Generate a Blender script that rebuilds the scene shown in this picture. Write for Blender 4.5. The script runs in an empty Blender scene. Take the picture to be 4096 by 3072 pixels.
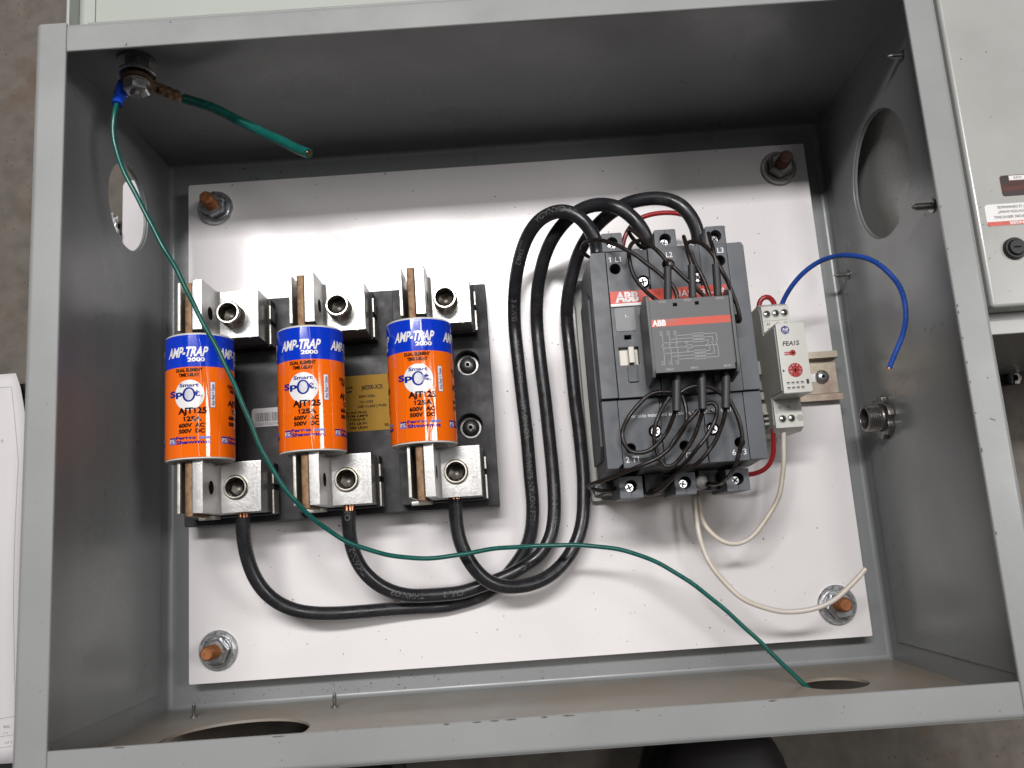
import bpy, bmesh, math, random
from math import radians, sin, cos, pi, sqrt, atan2
from mathutils import Vector, Matrix
from mathutils.geometry import tessellate_polygon

random.seed(7)
scene = bpy.context.scene
COL = scene.collection
K = 0.001                      # everything below is written in millimetres

# ------------------------------------------------------------------ camera, world, lamps, exposure
cam_data = bpy.data.cameras.new('camera')
cam_data.sensor_width = 36.0
cam_data.lens = 36.0 * 3382.72 / 4096.0
cam_data.clip_start = 0.01
cam_data.clip_end = 60.0
cam_data.dof.use_dof = True
cam_data.dof.focus_distance = 0.53
cam_data.dof.aperture_fstop = 12.0
cam = bpy.data.objects.new('camera', cam_data)
COL.objects.link(cam)
right = Vector((0.99756454, -0.0693647, -0.00731587))
up = Vector((0.06955071, 0.98132343, 0.17935168))
back = Vector((-0.00526144, -0.1794237, 0.98375782))
cm = Matrix.Identity(4)
for i in range(3):
    cm[i][0], cm[i][1], cm[i][2] = right[i], up[i], back[i]
cm[0][3], cm[1][3], cm[2][3] = -1.832 * K, -99.662 * K, 611.07 * K
cam.matrix_world = cm
scene.camera = cam

world = bpy.data.worlds.new('World')
scene.world = world
world.use_nodes = True
bg = world.node_tree.nodes['Background']
bg.inputs['Color'].default_value = (0.95, 0.97, 1.0, 1)
bg.inputs['Strength'].default_value = 0.02

def area_lamp(x, y, z, sx, sy, power, color=(1.0, 0.975, 0.965)):
    l = bpy.data.lights.new('area_lamp', 'AREA')
    l.shape = 'RECTANGLE'; l.size = sx; l.size_y = sy
    l.energy = power; l.color = color
    o = bpy.data.objects.new('area_lamp', l)
    o.location = (x, y, z)
    COL.objects.link(o)
    return o
area_lamp(-0.38, 0.83, 2.5, 1.30, 0.22, 62)      # the tube fixture mirrored in the white plate
area_lamp(2.1, 0.20, 2.4, 0.9, 0.8, 33)
area_lamp(0.50, 0.45, 2.5, 0.22, 0.95, 8)         # short tube across the first, drawn out as streaks on fuses and cables
area_lamp(-0.62, -0.30, 2.6, 1.25, 0.6, 1.3)  # unseen weak overhead lamp, added to lift the lower left of the plate

scene.view_settings.view_transform = 'Standard'
scene.view_settings.look = 'None'
scene.view_settings.exposure = 0.0
scene.view_settings.gamma = 1.0

# ------------------------------------------------------------------ materials
MATS = {}
def mat(name, color, rough=0.5, metal=0.0, vary=0.0, vscale=60.0, bump=0.0, bscale=500.0,
        dirt=None, dirt_scale=25.0, dirt_amount=0.5, specks=None, coat=0.0, stretch=None, rvary=0.0, spec=0.5, trans=0.0, bdist=0.00012):
    m = bpy.data.materials.new(name); m.use_nodes = True
    nt = m.node_tree; N = nt.nodes; L = nt.links
    b = N['Principled BSDF']
    b.inputs['Roughness'].default_value = rough
    b.inputs['Metallic'].default_value = metal
    b.inputs['Specular IOR Level'].default_value = spec
    b.inputs['Coat Weight'].default_value = coat
    b.inputs['Coat Roughness'].default_value = 0.08
    b.inputs['Transmission Weight'].default_value = trans
    tc = N.new('ShaderNodeTexCoord'); mp = N.new('ShaderNodeMapping')
    if stretch: mp.inputs['Scale'].default_value = stretch
    L.new(tc.outputs['Object'], mp.inputs['Vector'])
    col = None
    c4 = (*color, 1)
    b.inputs['Base Color'].default_value = c4
    def noise(scale, detail=4.0, rgh=0.55, vec=None):
        n = N.new('ShaderNodeTexNoise'); n.inputs['Scale'].default_value = scale
        n.inputs['Detail'].default_value = detail; n.inputs['Roughness'].default_value = rgh
        L.new(vec or mp.outputs['Vector'], n.inputs['Vector']); return n
    def mixc(fac, a, bb):
        mx = N.new('ShaderNodeMix'); mx.data_type = 'RGBA'
        L.new(fac, mx.inputs[0])
        if isinstance(a, tuple): mx.inputs[6].default_value = a
        else: L.new(a, mx.inputs[6])
        mx.inputs[7].default_value = bb
        return mx.outputs[2]
    def ramp(sock, p0, p1):
        r = N.new('ShaderNodeMapRange'); r.inputs[1].default_value = p0; r.inputs[2].default_value = p1
        L.new(sock, r.inputs[0]); return r.outputs[0]
    cur = c4
    if vary:
        n = noise(vscale, 6.0)
        dk = tuple(max(0, c * (1 - vary)) for c in color) + (1,)
        cur = mixc(ramp(n.outputs['Fac'], 0.42, 0.72), cur, dk)
    if dirt:
        n = noise(dirt_scale, 8.0, 0.65)
        f = ramp(n.outputs['Fac'], 1 - dirt_amount, 1 - dirt_amount + 0.18)
        cur = mixc(f, cur, (*dirt, 1))
    if specks:                                   # loose specks of dirt: (scale, share, size, colour)
        sc, share, size, scol = specks
        v = N.new('ShaderNodeTexVoronoi'); v.inputs['Scale'].default_value = sc
        v.inputs['Randomness'].default_value = 1.0
        nn = noise(sc * 3.0, 2.0)
        ad = N.new('ShaderNodeVectorMath'); ad.operation = 'MULTIPLY_ADD'
        ad.inputs[1].default_value = (0.6 / sc,) * 3
        L.new(nn.outputs['Color'], ad.inputs[0]); L.new(mp.outputs['Vector'], ad.inputs[2])
        L.new(ad.outputs[0], v.inputs['Vector'])
        sep = N.new('ShaderNodeSeparateColor'); L.new(v.outputs['Color'], sep.inputs[0])
        lt = N.new('ShaderNodeMath'); lt.operation = 'LESS_THAN'; lt.inputs[1].default_value = share
        L.new(sep.outputs[0], lt.inputs[0])
        szm = N.new('ShaderNodeMath'); szm.operation = 'MULTIPLY'; szm.inputs[1].default_value = size
        L.new(sep.outputs[1], szm.inputs[0])
        l2 = N.new('ShaderNodeMath'); l2.operation = 'LESS_THAN'
        L.new(v.outputs['Distance'], l2.inputs[0]); L.new(szm.outputs[0], l2.inputs[1])
        mu = N.new('ShaderNodeMath'); mu.operation = 'MULTIPLY'
        L.new(lt.outputs[0], mu.inputs[0]); L.new(l2.outputs[0], mu.inputs[1])
        cur = mixc(mu.outputs[0], cur, (*scol, 1))
    if not isinstance(cur, tuple):
        L.new(cur, b.inputs['Base Color'])
    if rvary:
        n = noise(vscale * 1.7, 6.0)
        r = N.new('ShaderNodeMapRange'); r.inputs[1].default_value = 0.35; r.inputs[2].default_value = 0.7
        r.inputs[3].default_value = max(0.03, rough - rvary); r.inputs[4].default_value = rough + rvary
        L.new(n.outputs['Fac'], r.inputs[0]); L.new(r.outputs[0], b.inputs['Roughness'])
    if bump:
        n = noise(bscale, 3.0)
        bp = N.new('ShaderNodeBump'); bp.inputs['Strength'].default_value = bump
        bp.inputs['Distance'].default_value = bdist
        L.new(n.outputs['Fac'], bp.inputs['Height']); L.new(bp.outputs['Normal'], b.inputs['Normal'])
    MATS[name] = m
    return m

mat('grey_paint', (0.240, 0.250, 0.253), 0.34, vary=0.10, vscale=9, bump=0.3, bscale=800, rvary=0.10,
    specks=(260, 0.05, 0.13, (0.07, 0.06, 0.055)))  # same paint as the rim, colour darkened for the less lit interior
mat('warm_bounce_paint', (0.34, 0.325, 0.295), 0.42, vary=0.14, vscale=10, bump=0.5, bscale=800, dirt=(0.30, 0.255, 0.20), dirt_scale=7, dirt_amount=0.62,
    specks=(240, 0.2, 0.16, (0.06, 0.05, 0.04)))  # beige base and brown dust noise stand in for warm bounced light; specks are dirt
mat('rim_paint', (0.305, 0.315, 0.312), 0.34, vary=0.09, vscale=12, bump=0.3, bscale=800, rvary=0.10,
    specks=(240, 0.06, 0.12, (0.07, 0.06, 0.05)))
mat('door_paint', (0.38, 0.405, 0.365), 0.4, vary=0.05, vscale=8, bump=0.04, bscale=800)
mat('panel_paint', (0.40, 0.405, 0.385), 0.27, vary=0.12, vscale=16, bump=0.05, bscale=800, dirt=(0.32, 0.29, 0.24), dirt_scale=22, dirt_amount=0.42, rvary=0.08,
    specks=(260, 0.14, 0.15, (0.05, 0.04, 0.035)))
mat('white_enamel', (0.80, 0.775, 0.775), 0.20, vary=0.05, vscale=11, bump=0.16, bscale=420, rvary=0.06, spec=0.6,
    specks=(210, 0.24, 0.13, (0.09, 0.08, 0.08)))
mat('phenolic', (0.034, 0.033, 0.037), 0.55, vary=0.35, vscale=40, bump=0.15, bscale=300, dirt=(0.075, 0.072, 0.075), dirt_scale=90, dirt_amount=0.40, rvary=0.12, spec=0.35)
mat('aluminium', (0.47, 0.465, 0.455), 0.33, 0.6, vary=0.10, vscale=300, bump=0.6, bscale=900, rvary=0.05)
mat('aluminium_stamp', (0.30, 0.29, 0.28), 0.5, 0.8)
mat('tin_plate', (0.50, 0.48, 0.43), 0.38, 0.6, vary=0.30, vscale=120, bump=0.2, bscale=600, dirt=(0.26, 0.21, 0.14), dirt_scale=60, dirt_amount=0.40, rvary=0.1)
mat('tarnished_copper', (0.25, 0.16, 0.09), 0.58, 0.75, vary=0.55, vscale=240, bump=0.5, bscale=500, dirt=(0.17, 0.09, 0.055), dirt_scale=180, dirt_amount=0.52)
mat('screw_nickel', (0.46, 0.435, 0.38), 0.32, 0.95, vary=0.25, vscale=130, bump=0.1, bscale=500, rvary=0.08)
mat('socket_dark', (0.11, 0.10, 0.085), 0.4, 0.9, vary=0.3, vscale=200)  # screw metal with the shade of the hollow socket put into its colour
mat('zinc', (0.62, 0.635, 0.65), 0.34, 0.95, vary=0.25, vscale=150, bump=0.14, bscale=500, rvary=0.10)
mat('dull_zinc', (0.30, 0.295, 0.285), 0.42, 0.9, vary=0.4, vscale=150, bump=0.2, bscale=500, rvary=0.10)
mat('bright_steel', (0.55, 0.55, 0.55), 0.24, 1.0, vary=0.2, vscale=300, bump=0.15, bscale=700, rvary=0.1)
mat('copper_stud', (0.50, 0.205, 0.085), 0.45, 0.75, vary=0.45, vscale=300, bump=0.35, bscale=900)
mat('dark_stud', (0.13, 0.06, 0.045), 0.6, 0.4, vary=0.4, vscale=300, bump=0.35, bscale=900)
mat('copper', (0.78, 0.36, 0.20), 0.3, 1.0, vary=0.3, vscale=500)
mat('grey_plastic', (0.086, 0.093, 0.106), 0.46, vary=0.16, vscale=55, bump=0.12, bscale=1400, rvary=0.06,
    dirt=(0.115, 0.12, 0.13), dirt_scale=30, dirt_amount=0.42)
mat('grey_plastic_low', (0.072, 0.079, 0.091), 0.48, vary=0.15, vscale=55, bump=0.12, bscale=1400, rvary=0.06)
mat('block_plastic', (0.105, 0.108, 0.112), 0.5, vary=0.07, vscale=70, bump=0.10, bscale=1500)
mat('dark_plastic', (0.022, 0.022, 0.025), 0.4, vary=0.2, vscale=60)
mat('black_void', (0.004, 0.004, 0.004), 0.8, spec=0.1)
mat('pale_plastic', (0.64, 0.635, 0.59), 0.44, vary=0.05, vscale=60, bump=0.06, bscale=1500)
mat('side_plastic', (0.40, 0.40, 0.36), 0.5, vary=0.08, vscale=60, bump=0.06, bscale=1500)
mat('base_plastic', (0.50, 0.50, 0.47), 0.5, vary=0.08, vscale=60)
mat('ivory', (0.72, 0.68, 0.61), 0.4)
mat('clear_window', (0.15, 0.157, 0.167), 0.32, vary=0.2, vscale=90, bump=0.06, bscale=400)
mat('red_label', (0.62, 0.045, 0.018), 0.4)
mat('worn_red', (0.58, 0.060, 0.025), 0.45, dirt=(0.24, 0.15, 0.14), dirt_scale=130, dirt_amount=0.42, stretch=(0.25, 1, 1))
mat('white_print', (0.80, 0.80, 0.80), 0.5)
mat('faint_print', (0.42, 0.42, 0.41), 0.6)
mat('cable_print', (0.13, 0.13, 0.13), 0.6)
mat('black_print', (0.014, 0.006, 0.005), 0.12, spec=0.4)
mat('ink', (0.05, 0.05, 0.05), 0.6)
mat('blue_print', (0.008, 0.018, 0.25), 0.12)
mat('pale_blue', (0.13, 0.19, 0.56), 0.3)
mat('label_blue', (0.003, 0.040, 0.56), 0.085, bump=0.2, bscale=60, stretch=(1.0, 0.3, 1.0), spec=1.0)
mat('label_orange', (0.92, 0.155, 0.004), 0.085, bump=0.2, bscale=60, stretch=(1.0, 0.3, 1.0), spec=1.0)
mat('label_white', (0.80, 0.79, 0.78), 0.2, coat=0.3)
mat('spot_window', (0.52, 0.53, 0.58), 0.25, vary=0.2, vscale=600, bump=0.3, bscale=900)
mat('barrel_white', (0.66, 0.65, 0.61), 0.5, vary=0.12, vscale=100, bump=0.3, bscale=900, dirt=(0.4, 0.36, 0.3), dirt_scale=70, dirt_amount=0.36)
mat('yellow_label', (0.40, 0.225, 0.02), 0.6, spec=0.25, vary=0.12, vscale=40, bump=0.1, bscale=150)
mat('sticker', (0.50, 0.48, 0.49), 0.4)
mat('black_pvc', (0.020, 0.020, 0.023), 0.33, vary=0.3, vscale=80, bump=0.12, bscale=260, dirt=(0.055, 0.05, 0.047), dirt_scale=70, dirt_amount=0.42, rvary=0.12)
mat('green_pvc', (0.004, 0.100, 0.082), 0.30, vary=0.2, vscale=120, bump=0.05, bscale=400, rvary=0.06)
mat('blue_pvc', (0.020, 0.075, 0.36), 0.25, vary=0.25, vscale=150, bump=0.25, bscale=350, rvary=0.05)
mat('red_pvc', (0.33, 0.018, 0.022), 0.28, vary=0.2, vscale=120)
mat('white_pvc', (0.66, 0.60, 0.54), 0.35, vary=0.10, vscale=60, dirt=(0.52, 0.45, 0.34), dirt_scale=25, dirt_amount=0.5)
mat('blue_sleeve', (0.010, 0.06, 0.50), 0.18, bump=0.2, bscale=300, coat=0.3)
mat('sleeve_black', (0.032, 0.032, 0.034), 0.5, bump=0.1, bscale=600)
mat('resistance_wire', (0.017, 0.012, 0.010), 0.42, vary=0.3, vscale=200, bump=0.8, bscale=900, rvary=0.14)
mat('passivated', (0.52, 0.46, 0.36), 0.36, 0.8, vary=0.25, vscale=60, bump=0.08, bscale=400, dirt=(0.42, 0.31, 0.26), dirt_scale=40, dirt_amount=0.5, rvary=0.08)
mat('fitting_zinc', (0.22, 0.21, 0.20), 0.4, 0.85, vary=0.4, vscale=200, bump=0.35, bscale=500, rvary=0.12)
mat('concrete', (0.145, 0.126, 0.106), 0.8, vary=0.30, vscale=60, bump=0.35, bscale=120, bdist=0.001, dirt=(0.125, 0.078, 0.045), dirt_scale=12, dirt_amount=0.43,
    specks=(230, 0.5, 0.22, (0.10, 0.065, 0.045)), rvary=0.1)
mat('paper', (0.74, 0.71, 0.725), 0.7, vary=0.03, vscale=12)
mat('black_vinyl', (0.013, 0.012, 0.013), 0.45, vary=0.3, vscale=30, bump=0.3, bscale=400)
mat('black_leather', (0.016, 0.014, 0.014), 0.5, vary=0.4, vscale=25, bump=0.4, bscale=260)
mat('shoe_sole', (0.03, 0.028, 0.027), 0.7)
mat('brown_label', (0.09, 0.022, 0.014), 0.4, vary=0.7, vscale=180, stretch=(0.3, 2.0, 1))
mat('black_label', (0.028, 0.024, 0.024), 0.4)
mat('danger_red', (0.62, 0.12, 0.085), 0.4, vary=0.15, vscale=120)
mat('clear_film', (0.55, 0.55, 0.55), 0.15, bump=0.6, bscale=200, coat=0.5)
mat('chip_dark', (0.07, 0.055, 0.045), 0.6)
mat('navy_logo', (0.008, 0.022, 0.20), 0.3)
mat('dial_red', (0.36, 0.010, 0.012), 0.4)

# ------------------------------------------------------------------ mesh helpers (millimetres in, metres out)
OFF = {}
def thing(name, label, cat, loc=(0, 0, 0), group=None):
    o = bpy.data.objects.new(name, None); COL.objects.link(o)
    o.empty_display_size = 0.01
    o.location = Vector(loc) * K
    o['label'] = label; o['category'] = cat
    if group: o['group'] = group
    OFF[o.name] = Vector(loc)
    return o
def tag(o, label, cat, group=None):
    o['label'] = label; o['category'] = cat
    if group: o['group'] = group
    return o
def obj(name, bm, material, parent=None, smooth=40, label=None):
    me = bpy.data.meshes.new(name)
    off = OFF[parent.name] if parent else Vector((0, 0, 0))
    bmesh.ops.recalc_face_normals(bm, faces=bm.faces)
    for v in bm.verts: v.co = (v.co - off) * K
    bm.to_mesh(me); bm.free()
    me.materials.append(MATS[material])
    if smooth:
        me.shade_smooth(); me.set_sharp_from_angle(angle=radians(smooth))
    o = bpy.data.objects.new(name, me); COL.objects.link(o)
    if smooth:
        wn = o.modifiers.new('weighted_normals', 'WEIGHTED_NORMAL'); wn.keep_sharp = True; wn.weight = 100
    if parent:
        o.parent = parent; OFF[o.name] = off
    else:
        OFF[o.name] = Vector((0, 0, 0))
    if label: o['label'] = label
    if parent and any(w_ in name for w_ in SMALL): o['kind'] = 'stuff'
    return o
def copy_tree(o, parent=None, shift=None, label=None):
    c = o.copy(); COL.objects.link(c); c.parent = parent
    OFF[c.name] = OFF[o.name]
    if shift:
        c.location = o.location + Vector(shift) * K
        OFF[c.name] = OFF[o.name] + Vector(shift)
    if label: c['label'] = label
    for ch in [x for x in bpy.data.objects if x.parent == o and x != c]:
        copy_tree(ch, c)
    return c
SMALL = ('letter', 'print', 'marks', 'figures', 'diagram', 'text', 'bars', 'mark', 'number')
def nb(): return bmesh.new()
def merge(bm, other):
    vm = {}
    for v in other.verts: vm[v] = bm.verts.new(v.co)
    for f in other.faces:
        try: bm.faces.new([vm[v] for v in f.verts])
        except ValueError: pass
    other.free(); return bm
def box(x0, x1, y0, y1, z0, z1, bev=0.0, bm=None, seg=2):
    b = bmesh.new()
    bmesh.ops.create_cube(b, size=1.0)
    for v in b.verts:
        v.co = Vector((x0 + (v.co.x + .5) * (x1 - x0), y0 + (v.co.y + .5) * (y1 - y0), z0 + (v.co.z + .5) * (z1 - z0)))
    if bev: bmesh.ops.bevel(b, geom=list(b.edges), offset=bev, segments=seg, affect='EDGES', profile=0.5)
    return merge(bm, b) if bm is not None else b
AX = {'z': (Vector((1, 0, 0)), Vector((0, 1, 0)), Vector((0, 0, 1))),
      'y': (Vector((0, 0, 1)), Vector((1, 0, 0)), Vector((0, 1, 0))),
      'x': (Vector((0, 1, 0)), Vector((0, 0, 1)), Vector((1, 0, 0)))}
def lathe(center, axis, prof, seg=32, bm=None, phase=0.0):
    """prof: list of (distance along axis, radius); closed where radius is 0"""
    b = bm if bm is not None else bmesh.new()
    a = AX[axis] if isinstance(axis, str) else axis
    c = Vector(center); rings = []
    for d, r in prof:
        if r <= 1e-6: rings.append([b.verts.new(c + a[2] * d)])
        else: rings.append([b.verts.new(c + a[2] * d + a[0] * r * cos(2 * pi * k / seg + phase) + a[1] * r * sin(2 * pi * k / seg + phase)) for k in range(seg)])
    for r0, r1 in zip(rings, rings[1:]):
        for k in range(seg):
            k2 = (k + 1) % seg
            q = []
            for v in (r0[k % len(r0)], r0[k2 % len(r0)], r1[k2 % len(r1)], r1[k % len(r1)]):
                if v not in q: q.append(v)
            if len(q) > 2: b.faces.new(q)
    return b
def frame_axis(d):
    d = Vector(d).normalized()
    n = d.orthogonal().normalized()
    return (n, d.cross(n).normalized(), d)
def circ(cx, cy, r, n=32, ry=None, ph=0.0):
    return [(cx + r * cos(2 * pi * k / n + ph), cy + (ry or r) * sin(2 * pi * k / n + ph)) for k in range(n)]
def rrect(x0, x1, y0, y1, r, n=5):
    out = []
    for cx, cy, a0 in ((x1 - r, y1 - r, 0), (x0 + r, y1 - r, 90), (x0 + r, y0 + r, 180), (x1 - r, y0 + r, 270)):
        for k in range(n + 1):
            a = radians(a0 + 90 * k / n); out.append((cx + r * cos(a), cy + r * sin(a)))
    return out
def offset_loop(l, d, hole):
    area = sum(l[i][0] * l[(i + 1) % len(l)][1] - l[(i + 1) % len(l)][0] * l[i][1] for i in range(len(l)))
    sg = (1 if area > 0 else -1) * (-1 if hole else 1)
    out = []; n = len(l)
    for i in range(n):
        a, p, c = Vector(l[i - 1]), Vector(l[i]), Vector(l[(i + 1) % n])
        e1, e2 = (p - a).normalized(), (c - p).normalized()
        n1, n2 = Vector((-e1.y, e1.x)) * sg, Vector((-e2.y, e2.x)) * sg
        m = n1 + n2
        out.append(tuple(p + m * (d / max(m.dot(n1), .3))))
    return out
def ext_chamfer(loops, d0, d1, a, bev):
    b = bmesh.new()
    insets = [offset_loop(l, bev, i > 0) for i, l in enumerate(loops)]
    mids = [offset_loop(l, bev * .3, i > 0) for i, l in enumerate(loops)]
    sg = 1 if d1 > d0 else -1
    def put(ls, d): return [[b.verts.new(a[0] * p[0] + a[1] * p[1] + a[2] * d) for p in l] for l in ls]
    L = [put(insets, d0), put(mids, d0 + sg * bev * .3), put(loops, d0 + sg * bev), put(loops, d1 - sg * bev), put(mids, d1 - sg * bev * .3), put(insets, d1)]
    for A, B in zip(L, L[1:]):
        for la, lb in zip(A, B):
            n = len(la)
            for i in range(n): b.faces.new([la[i], la[(i + 1) % n], lb[(i + 1) % n], lb[i]])
    tris = tessellate_polygon([[Vector((p[0], p[1], 0)) for p in l] for l in insets])
    for lev in (L[0], L[-1]):
        fl_ = [v for l in lev for v in l]
        for t in tris:
            try: b.faces.new([fl_[i] for i in t])
            except ValueError: pass
    bmesh.ops.recalc_face_normals(b, faces=b.faces)
    return b
def ext(outline, d0, d1, axis='z', holes=(), bev=0.0, bm=None):
    """extrude a 2D outline with holes between d0 and d1 along an axis"""
    b = bmesh.new(); a = AX[axis]
    loops = [outline] + list(holes)
    flat = [p for l in loops for p in l]
    tris = tessellate_polygon([[Vector((p[0], p[1], 0)) for p in l] for l in loops])
    lo = [b.verts.new(a[0] * p[0] + a[1] * p[1] + a[2] * d0) for p in flat]
    hi = [b.verts.new(a[0] * p[0] + a[1] * p[1] + a[2] * d1) for p in flat]
    for t in tris:
        try:
            b.faces.new([hi[i] for i in t]); b.faces.new([lo[i] for i in reversed(t)])
        except ValueError: pass
    k = 0
    for l in loops:
        n = len(l)
        for i in range(n):
            b.faces.new([lo[k + i], lo[k + (i + 1) % n], hi[k + (i + 1) % n], hi[k + i]])
        k += n
    bmesh.ops.recalc_face_normals(b, faces=b.faces)
    if holes and bev:
        b.free(); b = ext_chamfer(loops, d0, d1, a, bev); bev = 0
    if not holes:
        bmesh.ops.dissolve_limit(b, angle_limit=0.01, verts=b.verts, edges=b.edges)
    if bev:
        es = [e for e in b.edges if len(e.link_faces) == 2 and e.calc_face_angle(0) > 0.9]
        bmesh.ops.bevel(b, geom=es, offset=bev, segments=2, affect='EDGES', profile=0.5)
    return merge(bm, b) if bm is not None else b
def spline(pts, step=2.0):
    P = [Vector(p) for p in pts]
    P = [P[0] * 2 - P[1]] + P + [P[-1] * 2 - P[-2]]
    out = []
    for i in range(1, len(P) - 2):
        p0, p1, p2, p3 = P[i - 1], P[i], P[i + 1], P[i + 2]
        d1 = max((p1 - p0).length, 1e-4) ** .5; d2 = max((p2 - p1).length, 1e-4) ** .5; d3 = max((p3 - p2).length, 1e-4) ** .5
        m1 = (p1 - p0) / d1 - (p2 - p0) / (d1 + d2) + (p2 - p1) / d2
        m2 = (p2 - p1) / d2 - (p3 - p1) / (d2 + d3) + (p3 - p2) / d3
        m1 *= d2; m2 *= d2
        n = max(2, int((p2 - p1).length / step))
        for k in range(n):
            t = k / n
            out.append(p1 * (2 * t**3 - 3 * t**2 + 1) + m1 * (t**3 - 2 * t**2 + t) + p2 * (-2 * t**3 + 3 * t**2) + m2 * (t**3 - t**2))
    out.append(P[-2])
    for _ in range(3):                           # relax the traced points a little
        out = [out[0]] + [(out[i - 1] + out[i] * 2 + out[i + 1]) / 4 for i in range(1, len(out) - 1)] + [out[-1]]
    return out
def wiggle(path, amp, wl=22.0):
    ph = [random.uniform(0, 6.28) for _ in range(6)]; d = 0.0; out = [path[0]]
    for p, q in zip(path, path[1:]):
        d += (q - p).length; e = min(1.0, len(out) / 6)
        o = Vector([amp * e * (sin(d / wl * 2 + ph[k]) * .6 + sin(d / wl * 5.3 + ph[k + 3]) * .3) for k in range(3)])
        out.append(q + o)
    return out
def frames(path):
    fr = []
    for i, p in enumerate(path):
        t = (path[min(i + 1, len(path) - 1)] - path[max(i - 1, 0)]).normalized()
        fr.append(t)
    n = fr[0].orthogonal().normalized(); res = []
    for t in fr:
        n = (n - t * n.dot(t)).normalized()
        res.append((t, n, t.cross(n)))
    return res
def tube(path, r, seg=14, bm=None, taper=None, wob=0.0):
    b = bm if bm is not None else bmesh.new()
    rings = []
    fr = frames(path); L = len(path)
    for i, (p, (t, n, m)) in enumerate(zip(path, fr)):
        rr = r * (taper(i / (L - 1)) if taper else 1.0) * (1 + wob * random.uniform(-1, 1))
        rings.append([b.verts.new(p + n * rr * cos(2 * pi * k / seg) + m * rr * sin(2 * pi * k / seg)) for k in range(seg)])
    for a, c in zip(rings, rings[1:]):
        for k in range(seg):
            b.faces.new([a[k], a[(k + 1) % seg], c[(k + 1) % seg], c[k]])
    b.faces.new(list(reversed(rings[0]))); b.faces.new(rings[-1])
    return b
# ---- lettering: flat font outlines turned into mesh and laid on a surface
FONT_CACHE = {}
def font_mesh(s, bold=0.0):
    key = (s, bold)
    if key in FONT_CACHE: return FONT_CACHE[key]
    if '1' in s:                                 # the figure one gets a flagged shape of its own
        wd = lambda t: (lambda V: max(v[0] for v in V) - min(v[0] for v in V))(font_mesh(t)[0])
        V, F, x = [], [], 0.0; hh = wd('HH')
        h = max(v[1] for v in font_mesh('H')[0]); bl = bold * .6
        for ch in s:
            if ch == ' ': x += h * .42; continue
            if ch == '1':
                g = [(.22 - bl, 0), (.38 + bl, 0), (.38 + bl, 1), (.27 - bl, 1), (.04, .82), (.04, .68), (.22 - bl, .80)]
                n = len(V); V += [(x + px_ * h, py_ * h) for px_, py_ in g]
                F.append([n + i for i in (0, 1, 2, 6)]); F.append([n + i for i in (2, 3, 4, 5, 6)])
                x += h * .62; continue
            v2, f2 = font_mesh(ch, bold); n = len(V)
            mn = min(v[0] for v in font_mesh('H')[0])
            V += [(x + v[0], v[1]) for v in v2]; F += [[n + i for i in f] for f in f2]
            x += wd('H' + ch + 'H') - hh
        FONT_CACHE[key] = (V, F); return V, F
    cu = bpy.data.curves.new('lettering', 'FONT'); cu.body = s; cu.size = 1.0
    cu.resolution_u = 3; cu.offset = bold; cu.fill_mode = 'FRONT'
    o = bpy.data.objects.new('lettering', cu); COL.objects.link(o)
    dg = bpy.context.evaluated_depsgraph_get()
    me = bpy.data.meshes.new_from_object(o.evaluated_get(dg))
    V = [(v.co.x, v.co.y) for v in me.vertices]; F = [list(p.vertices) for p in me.polygons]
    bpy.data.objects.remove(o); bpy.data.curves.remove(cu); bpy.data.meshes.remove(me)
    FONT_CACHE[key] = (V, F); return V, F
_hv = font_mesh('H')[0]
CAP = max(v[1] for v in _hv) - min(v[1] for v in _hv)
def text(bm, s, x0, x1, y, cap, place, bold=0.0, shear=0.0, rot=0.0):
    """write s from x0 to x1 (x1 None: natural width) with its baseline at y; place maps (x, y) to a point"""
    V, F = font_mesh(s, bold)
    if not V: return
    mn = min(v[0] for v in V); mx = max(v[0] for v in V)
    sy = cap / CAP
    sx = (x1 - x0) / (mx - mn) if x1 is not None else sy
    vs = []
    for vx, vy in V:
        px, py = (vx - mn) * sx + shear * vy * sy, vy * sy
        if rot: px, py = px * cos(rot) - py * sin(rot), px * sin(rot) + py * cos(rot)
        vs.append(bm.verts.new(place(x0 + px, y + py)))
    for f in F:
        try: bm.faces.new([vs[i] for i in f])
        except ValueError: pass
def flat(z): return lambda x, y: Vector((x, y, z))
def quad(bm, x0, x1, y0, y1, place, n=1):
    for k in range(n):
        a, b2 = x0 + (x1 - x0) * k / n, x0 + (x1 - x0) * (k + 1) / n
        bm.faces.new([bm.verts.new(place(*p)) for p in ((a, y0), (b2, y0), (b2, y1), (a, y1))])
def disc(bm, cx, cy, rx, ry, place, rin=0.0, n=64, rings=14):
    prev = None
    for j in range(rings + 1):
        f = rin + (1 - rin) * j / rings
        cur = [bm.verts.new(place(cx + rx * f * cos(2 * pi * k / n), cy + ry * f * sin(2 * pi * k / n))) for k in range(n)] if f > 1e-6 else [bm.verts.new(place(cx, cy))]
        if prev:
            for k in range(n):
                q = []
                for v in (prev[k % len(prev)], prev[(k + 1) % n % len(prev)], cur[(k + 1) % n], cur[k]):
                    if v not in q: q.append(v)
                bm.faces.new(q)
        prev = cur
def line(bm, x0, y0, x1, y1, w, place):
    d = Vector((x1 - x0, y1 - y0)); d.normalize(); n = Vector((-d.y, d.x)) * w / 2; e = d * w / 2
    P = [(x0 - e.x - n.x, y0 - e.y - n.y), (x1 + e.x - n.x, y1 + e.y - n.y), (x1 + e.x + n.x, y1 + e.y + n.y), (x0 - e.x + n.x, y0 - e.y + n.y)]
    bm.faces.new([bm.verts.new(place(*p)) for p in P])
def sphere_cap(center, axis, r, h, seg=24, rings=5, d0=0.0):
    return [(d0 + h * sin(pi / 2 * k / rings), r * cos(pi / 2 * k / rings) if k < rings else 0) for k in range(rings + 1)]
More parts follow.
